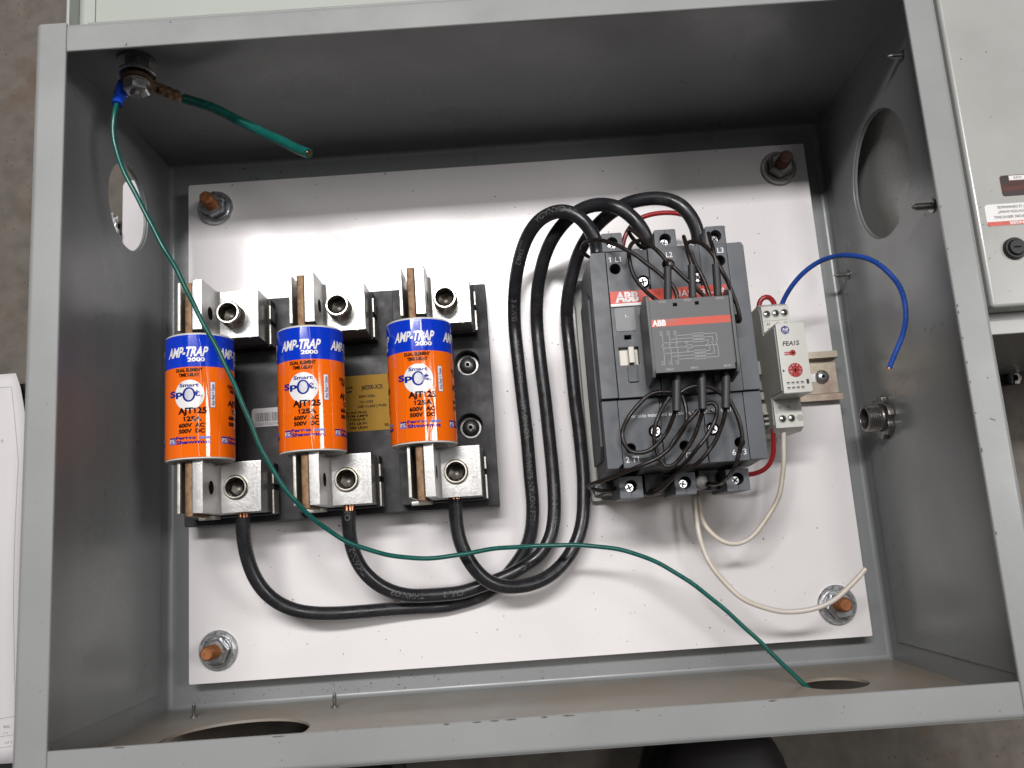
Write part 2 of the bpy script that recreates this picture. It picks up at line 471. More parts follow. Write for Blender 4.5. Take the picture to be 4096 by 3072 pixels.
# ------------------------------------------------------------------ centre lines of cables and wires (mm)
WIRES = {
  'cable_a': [(-177.4,-74.0,62.0),(-178.0,-81.8,61.0),(-178.1,-90.4,58.2),(-176.9,-100.6,55.5),(-173.6,-112.3,52.8),(-168.0,-122.2,50.0),(-160.1,-130.0,47.3),(-149.9,-135.6,44.7),(-137.4,-138.6,42.0),(-123.5,-139.9,38.0),(-105.6,-140.2,34.0),(-87.4,-140.3,30.0),(-72.7,-140.8,27.0),(-54.0,-141.3,24.0),(-46.4,-140.2,23.5),(-29.6,-136.4,23.5),(-18.9,-130.5,23.5),(-9.0,-121.6,23.5),(-1.0,-112.5,24.2),(3.9,-105.0,25.0),(7.3,-95.5,26.2),(9.0,-85.3,27.5),(9.7,-73.7,28.8),(9.3,-61.5,30.0),(8.9,-29.2,31.0),(7.8,-3.9,31.7),(6.7,21.8,32.3),(6.0,47.7,33.0),(6.4,57.9,37.0),(7.8,70.5,44.0),(10.5,82.2,53.0),(14.8,93.4,62.0),(19.7,100.9,70.0),(26.1,106.0,78.0),(32.9,108.4,83.0),(42.0,108.0,88.0),(49.0,105.1,89.0),(54.5,99.6,90.0),(58.7,93.8,89.0),(61.5,87.0,88.0),(62.2,81.4,86.0),(62.2,78.0,86.0)],
  'cable_b': [(-109.4,-74.4,62.0),(-110.0,-82.3,61.0),(-110.0,-91.6,58.2),(-108.3,-101.8,55.5),(-104.1,-112.2,52.8),(-96.2,-121.4,50.0),(-86.1,-128.1,46.0),(-74.9,-131.6,42.0),(-59.8,-132.5,38.5),(-41.3,-132.2,35.0),(-33.0,-130.2,34.0),(-20.8,-126.9,34.0),(-11.5,-124.0,34.0),(-5.3,-121.8,34.0),(2.9,-117.3,34.0),(11.1,-112.6,34.0),(16.4,-106.4,34.0),(20.7,-98.3,33.2),(23.5,-86.4,32.5),(24.5,-74.3,31.8),(24.8,-58.9,31.0),(24.2,-30.3,31.0),(23.4,-5.0,31.7),(22.2,20.7,32.3),(21.7,46.6,33.0),(22.1,56.7,37.0),(23.6,69.4,44.0),(26.8,81.3,52.0),(31.8,92.8,60.0),(37.8,101.1,66.0),(45.5,107.7,72.0),(54.5,112.2,77.0),(63.6,113.0,82.0),(70.5,111.1,86.0),(77.0,107.4,90.0),(83.3,103.1,90.0),(88.0,97.6,90.0),(92.0,91.0,90.0),(95.0,84.6,88.0),(96.1,78.3,86.0)],
  'cable_c': [(-40.6,-71.8,62.0),(-40.9,-79.8,61.0),(-40.8,-89.0,60.0),(-39.2,-99.4,59.0),(-35.7,-108.8,58.0),(-30.6,-117.8,55.5),(-23.6,-125.2,53.0),(-14.6,-129.4,50.5),(-4.7,-130.5,48.0),(6.0,-129.4,45.0),(16.5,-125.6,42.0),(25.4,-119.3,39.5),(32.8,-111.0,37.0),(38.6,-101.4,36.0),(42.4,-89.6,35.0),(44.2,-75.8,34.0),(45.3,-60.5,33.0),(45.1,-31.9,32.0),(44.0,-6.6,32.3),(43.6,19.1,32.7),(43.0,45.1,33.0),(43.3,55.5,36.0),(45.5,68.4,42.0),(49.8,81.3,47.0),(53.4,90.4,52.0),(58.2,97.5,57.0),(64.6,104.3,62.0),(71.7,109.6,66.0),(78.4,113.0,70.0),(84.3,114.9,74.0),(91.4,115.5,78.0),(99.5,114.8,82.0),(107.0,113.3,85.0),(112.9,110.4,88.0),(118.3,106.5,89.0),(122.7,100.3,90.0),(126.3,94.1,89.0),(128.2,87.1,88.0),(128.5,80.1,86.0)],
  'green': [(-222.9,176.8,143.0),(-224.1,166.9,146.0),(-225.3,152.7,144.8),(-223.7,141.4,143.6),(-217.8,125.3,142.4),(-208.5,106.3,141.2),(-199.4,86.0,140.0),(-190.1,66.8,136.0),(-179.4,41.8,132.0),(-167.4,15.4,128.0),(-155.5,-15.0,124.0),(-148.9,-35.4,120.0),(-140.9,-53.3,116.0),(-130.2,-70.0,112.0),(-119.3,-82.7,102.0),(-105.1,-94.5,92.0),(-86.8,-102.8,86.0),(-65.1,-107.5,80.0),(-42.6,-107.4,76.0),(-19.5,-105.4,72.0),(3.8,-105.1,68.0),(27.1,-105.8,68.0),(50.3,-108.9,68.0),(70.3,-114.0,68.0),(87.0,-122.3,68.0),(105.7,-136.3,68.7),(123.9,-152.9,69.3),(141.6,-172.1,70.0),(156.5,-189.5,70.0)],
  'green_thick': [(-193.0,186.6,121.0),(-185.1,184.3,119.5),(-175.1,180.2,118.8),(-163.8,174.0,118.0),(-149.3,164.5,118.0),(-133.3,152.8,124.0),(-120.7,143.9,129.0),(-112.0,137.5,134.0)],
  'blue': [(182.9,38.0,64.0),(185.2,43.7,66.0),(188.6,49.9,72.3),(195.0,56.6,78.7),(203.6,61.8,85.0),(210.4,62.0,95.0),(216.5,59.3,105.0),(223.4,54.8,111.5),(229.4,46.5,118.0),(234.5,36.1,122.0),(235.7,24.8,126.0),(234.4,12.7,128.0),(228.8,-0.2,130.0),(222.7,-10.2,131.0),(217.8,-18.6,132.0)],
  'white_a': [(118.0,-76.7,52.0),(117.4,-87.8,52.0),(118.7,-98.4,54.7),(124.6,-107.7,57.3),(133.8,-112.7,60.0),(144.2,-111.4,60.7),(155.6,-101.1,61.3),(166.3,-85.7,62.0),(171.2,-69.7,63.3),(174.0,-52.1,64.7),(174.9,-41.7,66.0)],
  'white_b': [(114.1,-76.6,55.0),(113.3,-95.1,58.0),(115.5,-115.8,60.7),(122.1,-130.6,63.3),(134.3,-145.5,66.0),(150.4,-153.6,67.0),(164.2,-156.4,68.0),(175.2,-155.9,70.0),(189.5,-151.1,72.0),(201.9,-141.3,73.0),(211.1,-133.0,74.0)],
  'red_loop': [(168.8,32.0,64.0),(168.7,39.0,64.0),(170.1,45.1,65.0),(174.2,47.7,66.0),(178.5,45.1,65.0),(180.1,38.2,64.0)],
  'red_top': [(83.5,89.9,50.0),(85.1,96.5,50.0),(88.2,103.5,50.7),(95.7,111.6,51.3),(107.3,115.2,52.0),(120.4,115.9,51.3),(130.0,113.4,50.7),(136.6,107.4,50.0),(139.3,95.0,48.0)],
  'red_bottom': [(168.0,-41.0,64.0),(168.1,-49.9,62.0),(167.3,-58.6,59.0),(163.1,-65.6,56.0),(155.9,-68.8,53.0),(147.5,-68.9,50.0),(141.4,-68.8,50.0)],
  'lead1': [(86.0,25.7,150.0),(85.0,26.6,150.0),(81.9,31.3,147.0),(78.6,36.4,145.0),(75.9,42.0,143.0),(74.3,48.0,142.0),(73.5,54.5,141.0),(73.9,59.4,139.5),(75.2,63.5,138.0),(78.4,67.6,134.0),(82.8,69.4,130.0),(86.7,69.8,124.0),(89.2,69.7,118.0),(90.9,70.5,108.0)],
  'lead2': [(97.1,25.5,150.0),(97.1,27.0,150.0),(96.3,31.8,150.0),(94.0,36.1,150.0),(90.9,40.0,150.0),(86.7,43.9,150.0),(80.3,49.8,150.0),(75.3,55.1,148.0),(70.2,59.8,146.0),(65.3,64.8,141.3),(60.1,68.6,136.7),(54.7,71.0,132.0),(51.0,72.9,124.0),(49.5,72.5,116.0),(51.1,70.6,110.0),(54.4,70.3,104.0)],
  'lead3': [(112.8,25.5,150.0),(112.1,27.4,150.0),(109.8,29.3,151.0),(104.5,35.4,152.0),(99.4,41.1,152.0),(94.7,46.3,152.0),(90.0,53.3,150.0),(87.3,57.9,148.0),(85.0,61.2,146.0),(81.9,66.4,142.7),(78.7,71.8,139.3),(76.1,75.2,136.0),(76.3,74.8,132.0),(78.2,73.0,128.0),(81.4,71.0,123.0),(85.4,69.6,118.0),(90.2,71.7,110.0)],
  'lead4': [(106.6,44.5,153.0),(105.8,50.3,152.0),(106.2,59.1,146.0),(106.7,66.5,140.0)],
  'lead5': [(115.4,25.9,150.0),(115.0,27.8,150.0),(113.8,35.0,149.0),(111.8,41.5,148.0),(109.4,48.0,149.0),(107.5,53.3,150.0)],
  'lead6': [(120.3,44.1,153.0),(119.9,53.5,152.0),(121.6,68.3,138.0)],
  'lead7': [(108.9,62.5,134.0),(109.1,63.3,138.0),(111.2,62.5,142.0),(113.7,60.1,146.0),(116.1,56.7,149.0),(118.4,51.8,152.0),(121.0,45.8,153.0),(123.2,39.4,154.0),(126.1,33.2,152.0),(129.0,24.1,150.0),(131.1,15.6,148.0),(131.9,12.0,146.0),(131.2,13.0,142.0),(131.9,17.6,138.0)],
  'lead8': [(90.1,-36.4,146.0),(89.1,-38.7,145.0),(87.5,-43.3,142.5),(84.7,-47.6,140.0),(80.2,-52.6,139.0),(74.3,-56.5,138.0),(68.6,-57.6,137.0),(63.8,-55.7,136.0),(61.3,-51.6,136.0),(60.9,-45.7,136.0),(63.3,-39.0,137.0),(68.9,-32.4,138.0),(75.9,-26.4,138.0),(83.3,-23.8,138.0),(90.3,-24.3,138.0)],
  'lead9': [(95.4,-24.5,138.0),(97.1,-30.7,139.0),(97.7,-37.2,139.5),(96.2,-43.6,140.0),(92.0,-49.8,138.5),(86.5,-56.0,137.0),(80.0,-60.5,135.5),(70.3,-64.1,134.0),(59.4,-67.5,126.0),(49.6,-70.0,118.0),(43.4,-71.3,109.0),(42.5,-72.9,100.0),(47.3,-74.5,96.0),(54.5,-75.0,92.0),(60.7,-73.4,88.0)],
  'lead10': [(89.4,-27.0,136.0),(84.8,-32.7,137.0),(80.5,-40.3,138.0),(78.3,-47.1,137.0),(78.4,-53.4,136.0),(80.1,-59.8,135.0),(82.4,-64.5,134.0),(84.7,-66.6,135.0),(88.0,-65.4,136.0),(92.9,-60.4,138.0),(97.6,-54.5,140.0),(101.6,-47.5,142.3),(104.3,-40.4,144.7),(104.9,-36.3,147.0)],
  'lead11': [(117.9,-36.6,147.0),(116.7,-42.5,144.5),(114.1,-49.0,142.0),(110.1,-56.1,140.0),(104.7,-62.5,138.0),(98.9,-67.0,133.0),(92.6,-69.0,128.0),(87.6,-72.2,118.0),(82.9,-76.2,108.0),(79.6,-77.6,96.0)],
  'lead12': [(109.6,-32.7,138.0),(112.6,-31.6,138.0),(115.3,-33.4,138.0),(114.8,-37.7,139.0),(112.5,-42.8,140.0),(108.7,-49.2,139.5),(101.9,-57.0,139.0),(96.4,-63.5,131.5),(90.6,-70.2,124.0),(85.4,-76.0,113.0),(81.2,-79.1,102.0),(78.1,-79.2,96.0)],
  'lead13': [(122.9,-31.0,138.0),(125.8,-39.6,138.0),(127.5,-48.1,137.5),(127.5,-54.4,137.0),(126.1,-60.4,134.5),(123.4,-67.7,132.0),(121.6,-73.6,118.0),(119.7,-76.4,104.0),(115.6,-75.0,94.0)],
  'lead14': [(94.7,-25.6,141.0),(100.7,-22.8,141.5),(107.0,-22.7,142.0),(113.3,-24.3,141.5),(118.4,-28.1,141.0)],
  'lead15': [(103.1,-36.7,144.0),(98.4,-41.0,143.0),(94.5,-44.9,141.0),(91.0,-49.8,139.0),(87.1,-55.2,138.0)],
}
SLEEVES = [[(91.4,26.2,151.0),(92.8,44.6,153.0)],[(105.5,26.4,151.0),(106.4,44.8,153.0)],[(119.7,26.2,151.0),(120.1,44.4,153.0)],[(92.7,-16.3,147.0),(90.0,-37.1,149.0)],[(106.4,-16.2,148.0),(104.3,-37.2,150.0)],[(120.1,-16.5,148.0),(117.0,-37.5,150.0)]]
# ------------------------------------------------------------------ the setting
fl = bmesh.new()
bmesh.ops.create_grid(fl, x_segments=2, y_segments=2, size=3000)
for v in fl.verts: v.co.z = -1.9
floor = obj('floor', fl, 'concrete', smooth=0); floor['kind'] = 'structure'

# ------------------------------------------------------------------ the grey steel enclosure
HX, HY, D = 250.0, 199.65, 182.0
enc = thing('steel_enclosure', 'open grey painted steel enclosure holding a white mounting plate', 'enclosure', (0, 0, -1.6))
obj('back_panel', box(-HX, HX, -HY, HY, -1.6, 0), 'grey_paint', enc)
rect = lambda a0, a1, b0, b1: [(a0, b0), (a1, b0), (a1, b1), (a0, b1)]
LH = circ(138, 72, 29, 48); RH = circ(116, 93, 41, 56)
wl = obj('side_wall', ext(rect(-HY, HY, 0, 180.3), -251.6, -250, 'x', [LH]), 'grey_paint', enc)
obj('inner_plate', ext(rect(-186, 186, 18, 168), -249.95, -248.5, 'x', [circ(138, 72, 29.4, 48)], bev=0.5), 'grey_paint', wl)
wr = obj('side_wall', ext(rect(-HY, HY, 0, 180.3), 250, 251.6, 'x', [RH]), 'grey_paint', enc)
obj('inner_plate', ext(rect(-186, 186, 18, 168), 248.5, 249.95, 'x', [circ(116, 93, 41.4, 56)], bev=0.5), 'grey_paint', wr)
obj('end_wall', ext(rect(0, 180.3, -251.6, 251.6), HY, HY + 1.6, 'y'), 'grey_paint', enc)
obj('end_wall', ext(rect(0, 180.3, -251.6, 251.6), -HY - 1.6, -HY, 'y', [circ(95, -173, 42, 56), circ(71, 184, 20, 40)]), 'warm_bounce_paint', enc,
    label='lower wall tinted for warm bounced light, with two round cut-outs')
# folded corner fillets where the walls meet the back
def fillet(p, q, n1, n2, r=3.0):
    b = bmesh.new(); rows = []
    for e in (p, q):
        e = Vector(e); row = []
        for k in range(5):
            a = pi / 2 * k / 4
            row.append(b.verts.new(e + Vector(n1) * r * (1 - sin(a)) + Vector(n2) * r * (1 - cos(a))))
        rows.append(row)
    for k in range(4): b.faces.new([rows[0][k], rows[0][k + 1], rows[1][k + 1], rows[1][k]])
    return b
for p, q, n1, n2 in (((-250, -HY, 0), (-250, HY, 0), (1, 0, 0), (0, 0, 1)), ((250, -HY, 0), (250, HY, 0), (-1, 0, 0), (0, 0, 1)),
                     ((-250, HY, 0), (250, HY, 0), (0, -1, 0), (0, 0, 1)), ((-250, -HY, 0), (250, -HY, 0), (0, 1, 0), (0, 0, 1))):
    obj('corner_fillet', fillet(p, q, n1, n2), 'grey_paint', enc)
def rim_profile(i, o):
    """section of the turned-over rim between inner edge i and outer face o (positive side)"""
    p = [(i, 180.3), (i, 181.6), (i + .4, 182)]
    r = 3.2
    for k in range(6):
        a = pi / 2 * (1 - k / 5); p.append((o - r + r * cos(a), 182 - r + r * sin(a)))
    return p + [(o, 168), (o - .25, 168), (o - .25, 180.3)]
for sgn in (-1, 1):
    obj('rim_flange', ext([(z, sgn * x) for x, z in rim_profile(234.8, 252.0)], -202, 202, 'y'), 'rim_paint', enc)
    obj('rim_flange', ext([(sgn * y, z) for y, z in rim_profile(184.5, 201.8)], -234.3, 234.3, 'x'), 'rim_paint', enc)
    for s2 in (-1, 1):                                           # solid ends under the mitred corners
        obj('rim_corner', box(min(sgn * 234.0, sgn * 251.5), max(sgn * 234.0, sgn * 251.5), min(s2 * 185, s2 * 201), max(s2 * 185, s2 * 201), 179.3, 180.2), 'rim_paint', enc)
# the cover folded back behind the upper rim
dr = obj('door', box(-236, 240, 204.5, 560, 163, 165), 'door_paint', enc, label='pale cover swung back behind the upper rim')
obj('door_flange', box(-238, -236.1, 203.5, 560, 160, 177, 0.6), 'door_paint', dr)
obj('door_lip', box(-236, -227, 204.6, 560, 165.05, 166.2, 0.3), 'door_paint', dr)
obj('hinge', lathe((-225, 203.2, 177), 'x', [(0, 0), (0, 1.2), (455, 1.2), (455, 0)], 12), 'rim_paint', dr)

b = nb()
def chip(x, y, lx, ly):
    n = 9
    b.faces.new([b.verts.new(Vector((x + lx * cos(2 * pi * k / n) * random.uniform(.5, 1), y + ly * sin(2 * pi * k / n) * random.uniform(.4, 1), 182.04))) for k in range(n)])
for yy in (60, 31, 4, -3, -11, -24, -36, -52, -75, -110): chip(235.5, yy + random.uniform(-4, 4), .5, random.uniform(.7, 2.2))
for xx in (-196, -120, -40, -30, -19, -8, 4, 20, 52, 118): chip(xx + random.uniform(-5, 5), -185.1, random.uniform(1, 4.5), .45)
for k in range(14): chip(random.uniform(-230, 230), random.uniform(-199, -187), random.uniform(.2, .5), random.uniform(.2, .5))
for k in range(8): chip(random.choice((-1, 1)) * random.uniform(238, 248), random.uniform(-190, 190), random.uniform(.2, .5), random.uniform(.2, .6))
for k in range(5): chip(242.5 + k * .5, -56.5 - k * .25, .7, .3)
ch_ = obj('paint_chips', b, 'chip_dark', enc, smooth=0); ch_['kind'] = 'stuff'

def screw_tip(pos, axis, sgn, h, label, r=1.7):
    b = nb()
    prof = [(0, 0), (0, r * 1.9), (sgn * 0.6, r * 1.9), (sgn * 0.7, r)]
    n = 9
    for k in range(n):
        d = 0.8 + (h - 3) * k / n
        prof += [(sgn * d, r), (sgn * (d + (h - 3) / n * .5), r * .8)]
    prof += [(sgn * (h - 2.4), r * .85), (sgn * h, 0.15), (sgn * h, 0)]
    lathe(pos, axis, prof, 14, b)
    return tag(obj('screw_tip', b, 'dull_zinc'), label, 'screw', 'screw points through the enclosure walls')
screw_tip((248.4, 169, 145), 'x', -1, 9, 'screw point in the shaded corner above the large round cut-out')
screw_tip((248.4, 71, 150), 'x', -1, 12, 'screw point near the rim just past the large round cut-out', 2.2)
screw_tip((248.4, 70, 25), 'x', -1, 11, 'screw point beside the wall seam near the blue wire')
screw_tip((-221, -HY + .1, 31), 'y', 1, 10, 'screw point at the edge of the large lower cut-out, nearest the corner', 1.4)
screw_tip((-129, -HY + .1, 31), 'y', 1, 10, 'screw point past the large lower cut-out, farther from the corner', 1.4)

# ------------------------------------------------------------------ white mounting plate and its four studs
pl = ext(rrect(-229.3, 232, -181, 176, 1.2, 3), 16, 18, 'z', [circ(sx, sy, 6, 20) for sx, sy in ((-209, 156), (-209, -160), (210.5, -159), (210.5, 157))], bev=0.25)
tag(obj('mounting_plate', pl, 'white_enamel'), 'glossy white enamelled mounting plate flecked with specks', 'mounting plate')
def plate_stud(x, y, label, dark=False, lean=(0, 0)):
    t = thing('plate_stud', label, 'stud', (x, y, 0), 'studs at the plate corners')
    zm = 'dull_zinc' if dark else 'zinc'
    obj('washer', lathe((x, y, 18.05), 'z', [(0, 5.2), (0, 13.0), (.3, 13.3), (1.5, 13.2), (1.9, 12.8), (1.9, 5.2), (0, 5.2)], 48), zm, t)
    nut = lathe((x, y, 20), 'z', [(0, 4.6), (0, 10.2), (.8, 10.3), (1.6, 9.7)], 40)
    lathe((x, y, 21.6), 'z', [(0, 9.2), (6.2, 9.2), (7.6, 7.9), (7.6, 4.6)], 6, nut, phase=random.random())
    obj('nut', nut, zm, t, smooth=28)
    b = nb(); prof = [(0, 0), (0, 4.6)]
    for k in range(26):
        z = 18 + k * 0.95
        prof += [(z, 4.65), (z + .45, 4.25)]
    prof += [(43.2, 4.3), (44, 3.6), (44, 0)]
    lathe((x, y, 0), (Vector((1, 0, 0)), Vector((0, 1, 0)), Vector((lean[0], lean[1], 1))), prof, 24, b)
    obj('threaded_rod', b, 'dark_stud' if dark else 'copper_stud', t)
    return t
plate_stud(-209, 156, 'copper coloured stud with nut and washer on the plate corner below the ground bolt', lean=(.03, -.03))
plate_stud(-209, -160, 'copper coloured stud with nut and washer below the thickest cable bend', lean=(.02, .02))
plate_stud(210.5, -159, 'copper coloured stud and washer crossed by the loose end of the white wire', lean=(-.07, .05))
plate_stud(210.5, 157, 'dark rusty stud with nut and washer in the deepest shade', True, lean=(-.03, -.03))

# ------------------------------------------------------------------ crumbs of dirt and drill swarf
b = nb()
def crumb(x, y, z, r):
    c = bmesh.new(); bmesh.ops.create_icosphere(c, subdivisions=1, radius=1)
    sx, sy = random.uniform(.5, 1.7), random.uniform(.5, 1.3); a = random.uniform(0, 6.28)
    for v in c.verts:
        k = random.uniform(.6, 1.2); px_, py_ = v.co.x * sx * k, v.co.y * sy * k
        v.co = Vector((x + r * (px_ * cos(a) - py_ * sin(a)), y + r * (px_ * sin(a) + py_ * cos(a)), z + r * .5 * (v.co.z * k + .7)))
    merge(b, c)
for k in range(26): crumb(random.gauss(-95, 22), random.uniform(-196, -187), 0.02, random.uniform(.25, .6))
for k in range(40): crumb(random.uniform(-230, 235), random.uniform(-197, -186), 0.02, random.uniform(.2, .55))
for k in range(30): crumb(random.gauss(-185, 16), random.uniform(181, 195), 0.02, random.uniform(.25, .7))
for k in range(26): crumb(random.uniform(-200, 150), random.uniform(180, 196), 0.02, random.uniform(.2, .6))
for k in range(80): crumb(random.uniform(-225, 228), random.choice((random.uniform(-178, -84), random.uniform(84, 172), random.uniform(-178, 172))), 18.03, random.uniform(.15, .42))
for k in range(24): crumb(random.gauss(20, 14), random.uniform(-70, 50), 18.03, random.uniform(.2, .5))
o = tag(obj('debris', b, 'chip_dark', smooth=0), 'dark crumbs of dirt and swarf strewn on the plate and back panel', 'debris'); o['kind'] = 'stuff'

# ------------------------------------------------------------------ three-pole fuse holder
FX = (-195.0, -125.0, -55.8)
fh = thing('fuse_holder', 'black moulded three pole fuse holder with aluminium terminal lugs', 'fuse holder', (-118, 0, 18.05))
ZB = 41.0
hl = [circ(-28.6, 21.4, 8.6, 36), circ(-29.2, -22.6, 8.6, 36)]
obj('base', ext(rrect(-223.5, -12.6, -77.2, 77, 1.2, 3), 30, ZB, 'z', hl, bev=0.5), 'phenolic', fh)
obj('base_floor', box(-223.2, -12.9, -76.9, 76.7, 18.05, 29.98), 'phenolic', fh)
for sx, sy, a in ((-28.6, 21.4, .15), (-29.2, -22.6, .6)):
    b = nb()
    lathe((sx, sy, 30), 'z', [(0, 7.2), (1.2, 7.2), (1.2, 5.2)], 36, b)
    lathe((sx, sy, 31.2), 'z', [(0, 6.0), (1.2, 5.8), (2.8, 4.4), (3.6, 2.2), (3.6, 1.5), (2.2, 1.5), (2.2, 0)], 28, b)
    sc = obj('base_screw', b, 'dull_zinc', fh)
    q = nb(); box(sx - 1.2, sx + 1.2, sy - 1.2, sy + 1.2, 33.7, 34.75, 0, q)
    bmesh.ops.rotate(q, verts=q.verts, cent=Vector((sx, sy, 34)), matrix=Matrix.Rotation(a, 3, 'Z'))
    obj('drive_socket', q, 'black_void', sc)
lug_strings = ('TA-250-3', '250KCMIL-6 CU9AL')
for i, x in enumerate(FX):
    for sy in (1, -1):
        y0, y1 = (41.3, 73.2) if sy > 0 else (-71.6, -39.6)
        yc = 55.3 if sy > 0 else -55.7
        # black seat under the lug
        obj('pedestal', ext(rrect(x - 21, x + 35, y0 - 1.5, y1 + (0.4 if sy > 0 else .6), 1.0, 3), ZB + .02, 52, 'z', bev=0.5), 'phenolic', fh)
        # aluminium lug: upright leg, slanted shoulder and block in one extrusion
        px = x + 0.5
        prof = [(52.1, px), (103, px), (103.3, px + .4), (103.3, px + 5.6), (103, px + 6.1), (78, px + 6.1), (75.2, px + 7.6),
                (75.2, px + 32.4), (74.8, px + 32.8), (52.1, px + 32.8)]
        lb = ext([(52.1, px), (103, px), (103.3, px + .4), (103.3, px + 5.6), (103, px + 6.1), (77.5, px + 6.1), (76.2, px + 6.6), (75.2, px + 7.6), (64.6, px + 7.6), (64.6, px + 6.2), (52.1, px + 6.2)], y0, y1, 'y')
        ext(rect(px + 7.58, px + 32.8, y0, y1), 64.6, 75.2, 'z', [circ(x + 17.6, yc, 7.9, 40)], 0.3, lb)
        box(px + 6.22, px + 32.75, y0 + .02, y1 - .02, 52.1, 64.58, 0, lb)
        lug = obj('terminal_lug', lb, 'aluminium', fh)
        b = nb()
        lathe((px + 6.12, yc - .3, 88.5), 'x', [(0, 0), (0, 4.3), (.06, 4.3), (.06, 0)], 28, b)
        obj('bolt_hole', b, 'black_void', lug)
        # clamp screw with hexagon socket
        cx = x + 17.6; up_ = 13.2 if sy > 0 else 2.3
        b = nb(); R0 = 7.7
        prof = [(0, R0 + .5), (.3, R0 + .5), (.3, R0)]
        if sy > 0:
            for k in range(8): prof += [(1 + k * 1.25, R0), (1.6 + k * 1.25, R0 - .35)]
        prof += [(up_ - .8, R0), (up_, R0 - .7), (up_, R0 - 1.5), (up_ - .7, R0 - 1.9)]
        lathe((cx, yc, 75.25), 'z', prof, 40, b)
        top = 75.25 + up_ - .8
        cs = obj('clamp_screw', b, 'screw_nickel', lug, smooth=32)
        b = lathe((cx, yc, top + .1), 'z', [(0, R0 - 1.9), (-.3, R0 - 1.9)], 40)
        lathe((cx, yc, top - .2), 'z', [(0, R0 - 1.9), (-.4, R0 - 2.2), (-7.5, R0 - 2.4), (-9.0, 2.0), (-9.0, 0)], 6, b, phase=0.3 + i)
        obj('hex_socket', b, 'socket_dark', lug, smooth=30)
        # stamped figures on the block
        b = nb(); P = flat(75.23)
        rt = lambda X, Y: (lambda u, v: Vector((X - (v - Y), Y + (u - X), 75.24)))
        X = x + 28.8
        disc(b, X - 1.0, yc + 13, 1.5, 1.5, P, 0.8, 20, 1); disc(b, X - 1.0, yc - 13, 1.5, 1.5, P, 0.8, 20, 1)
        text(b, lug_strings[0], X, X + 16, yc - 8, 1.5, rt(X, yc - 8))
        text(b, lug_strings[1], X + 2.6, X + 2.6 + 26, yc - 13.5, 1.4, rt(X + 2.6, yc - 13.5))
        obj('stamped_marks', b, 'aluminium_stamp', lug, smooth=0)
        # spring plate and foot on the other side of the fuse blade
        b = box(x - 9.8, x - 7.8, y0 + .2, y1 - .3, 52.1, 100.5, 0.4)
        if sy < 0: box(x - 14, x - .2, y0 - 2.5, y0 + .1, 52.1, 54.5, 0.4, b)
        obj('spring_plate', b, 'tin_plate', fh)
        for ya, yb in ((y0 - 1.2, yc - 1.6), (yc + 2.2, y1 - 6)):
            obj('retaining_clip', box(x + 35.1, x + 36.3, ya, yb, 45, 57, 0.2), 'tin_plate', fh)
# stickers on the base
b = ext(rrect(-113, -83.2, -21, 17.6, .4, 2), ZB + .02, ZB + .16, 'z')
yl = obj('rating_label', b, 'yellow_label', fh, smooth=0, label='yellow rating label')
b = nb(); P = flat(ZB + .22)
for s_, xa, xb, yy, cp in (('J60200-3CR', -102.1, -87.1, 7.6, 2.9), ('600V-200A', -103.9, -92.6, 2.1, 1.6), ('75C WIRE', -103.7, -94.2, -1.8, 1.6),
                           ('USE CLASS J FUSE', -104.9, -85.2, -4.9, 1.6), ('LDER', -112.6, -107.6, 8.6, 1.5), ('630P', -112.6, -108.4, 5.9, 1.4),
                           ('D RATING', -112.5, -98.9, -8.8, 1.5), ('SYM AMPS', -112.6, -98.2, -11.2, 1.5), ('TORQUE', -112.2, -100, -13.6, 1.5),
                           ('375 LB.IN', -111.2, -99.2, -16.4, 1.5), ('285 LB.IN', -110.7, -98.8, -19.2, 1.5), ('R0-', -86.9, -83.6, -18.6, 1.9)):
    text(b, s_, xa, xb, yy, cp, P, bold=0.03)
obj('lettering', b, 'black_print', yl, smooth=0)
bs = obj('barcode_sticker', ext(rrect(-177.4, -156, -13.2, -.4, 2.2, 4), ZB + .02, ZB + .16, 'z'), 'sticker', fh, smooth=0, label='white barcode sticker')
b = nb(); X = -174.6
while X < -159:
    w = random.choice((.2, .2, .35, .5)); quad(b, X, X + w, -9.6, -3.6, P); X += w + random.choice((.2, .3, .45))
text(b, '3005171327501', -175.4, -158, -12.2, 1.6, P)
obj('bars', b, 'ink', bs, smooth=0)

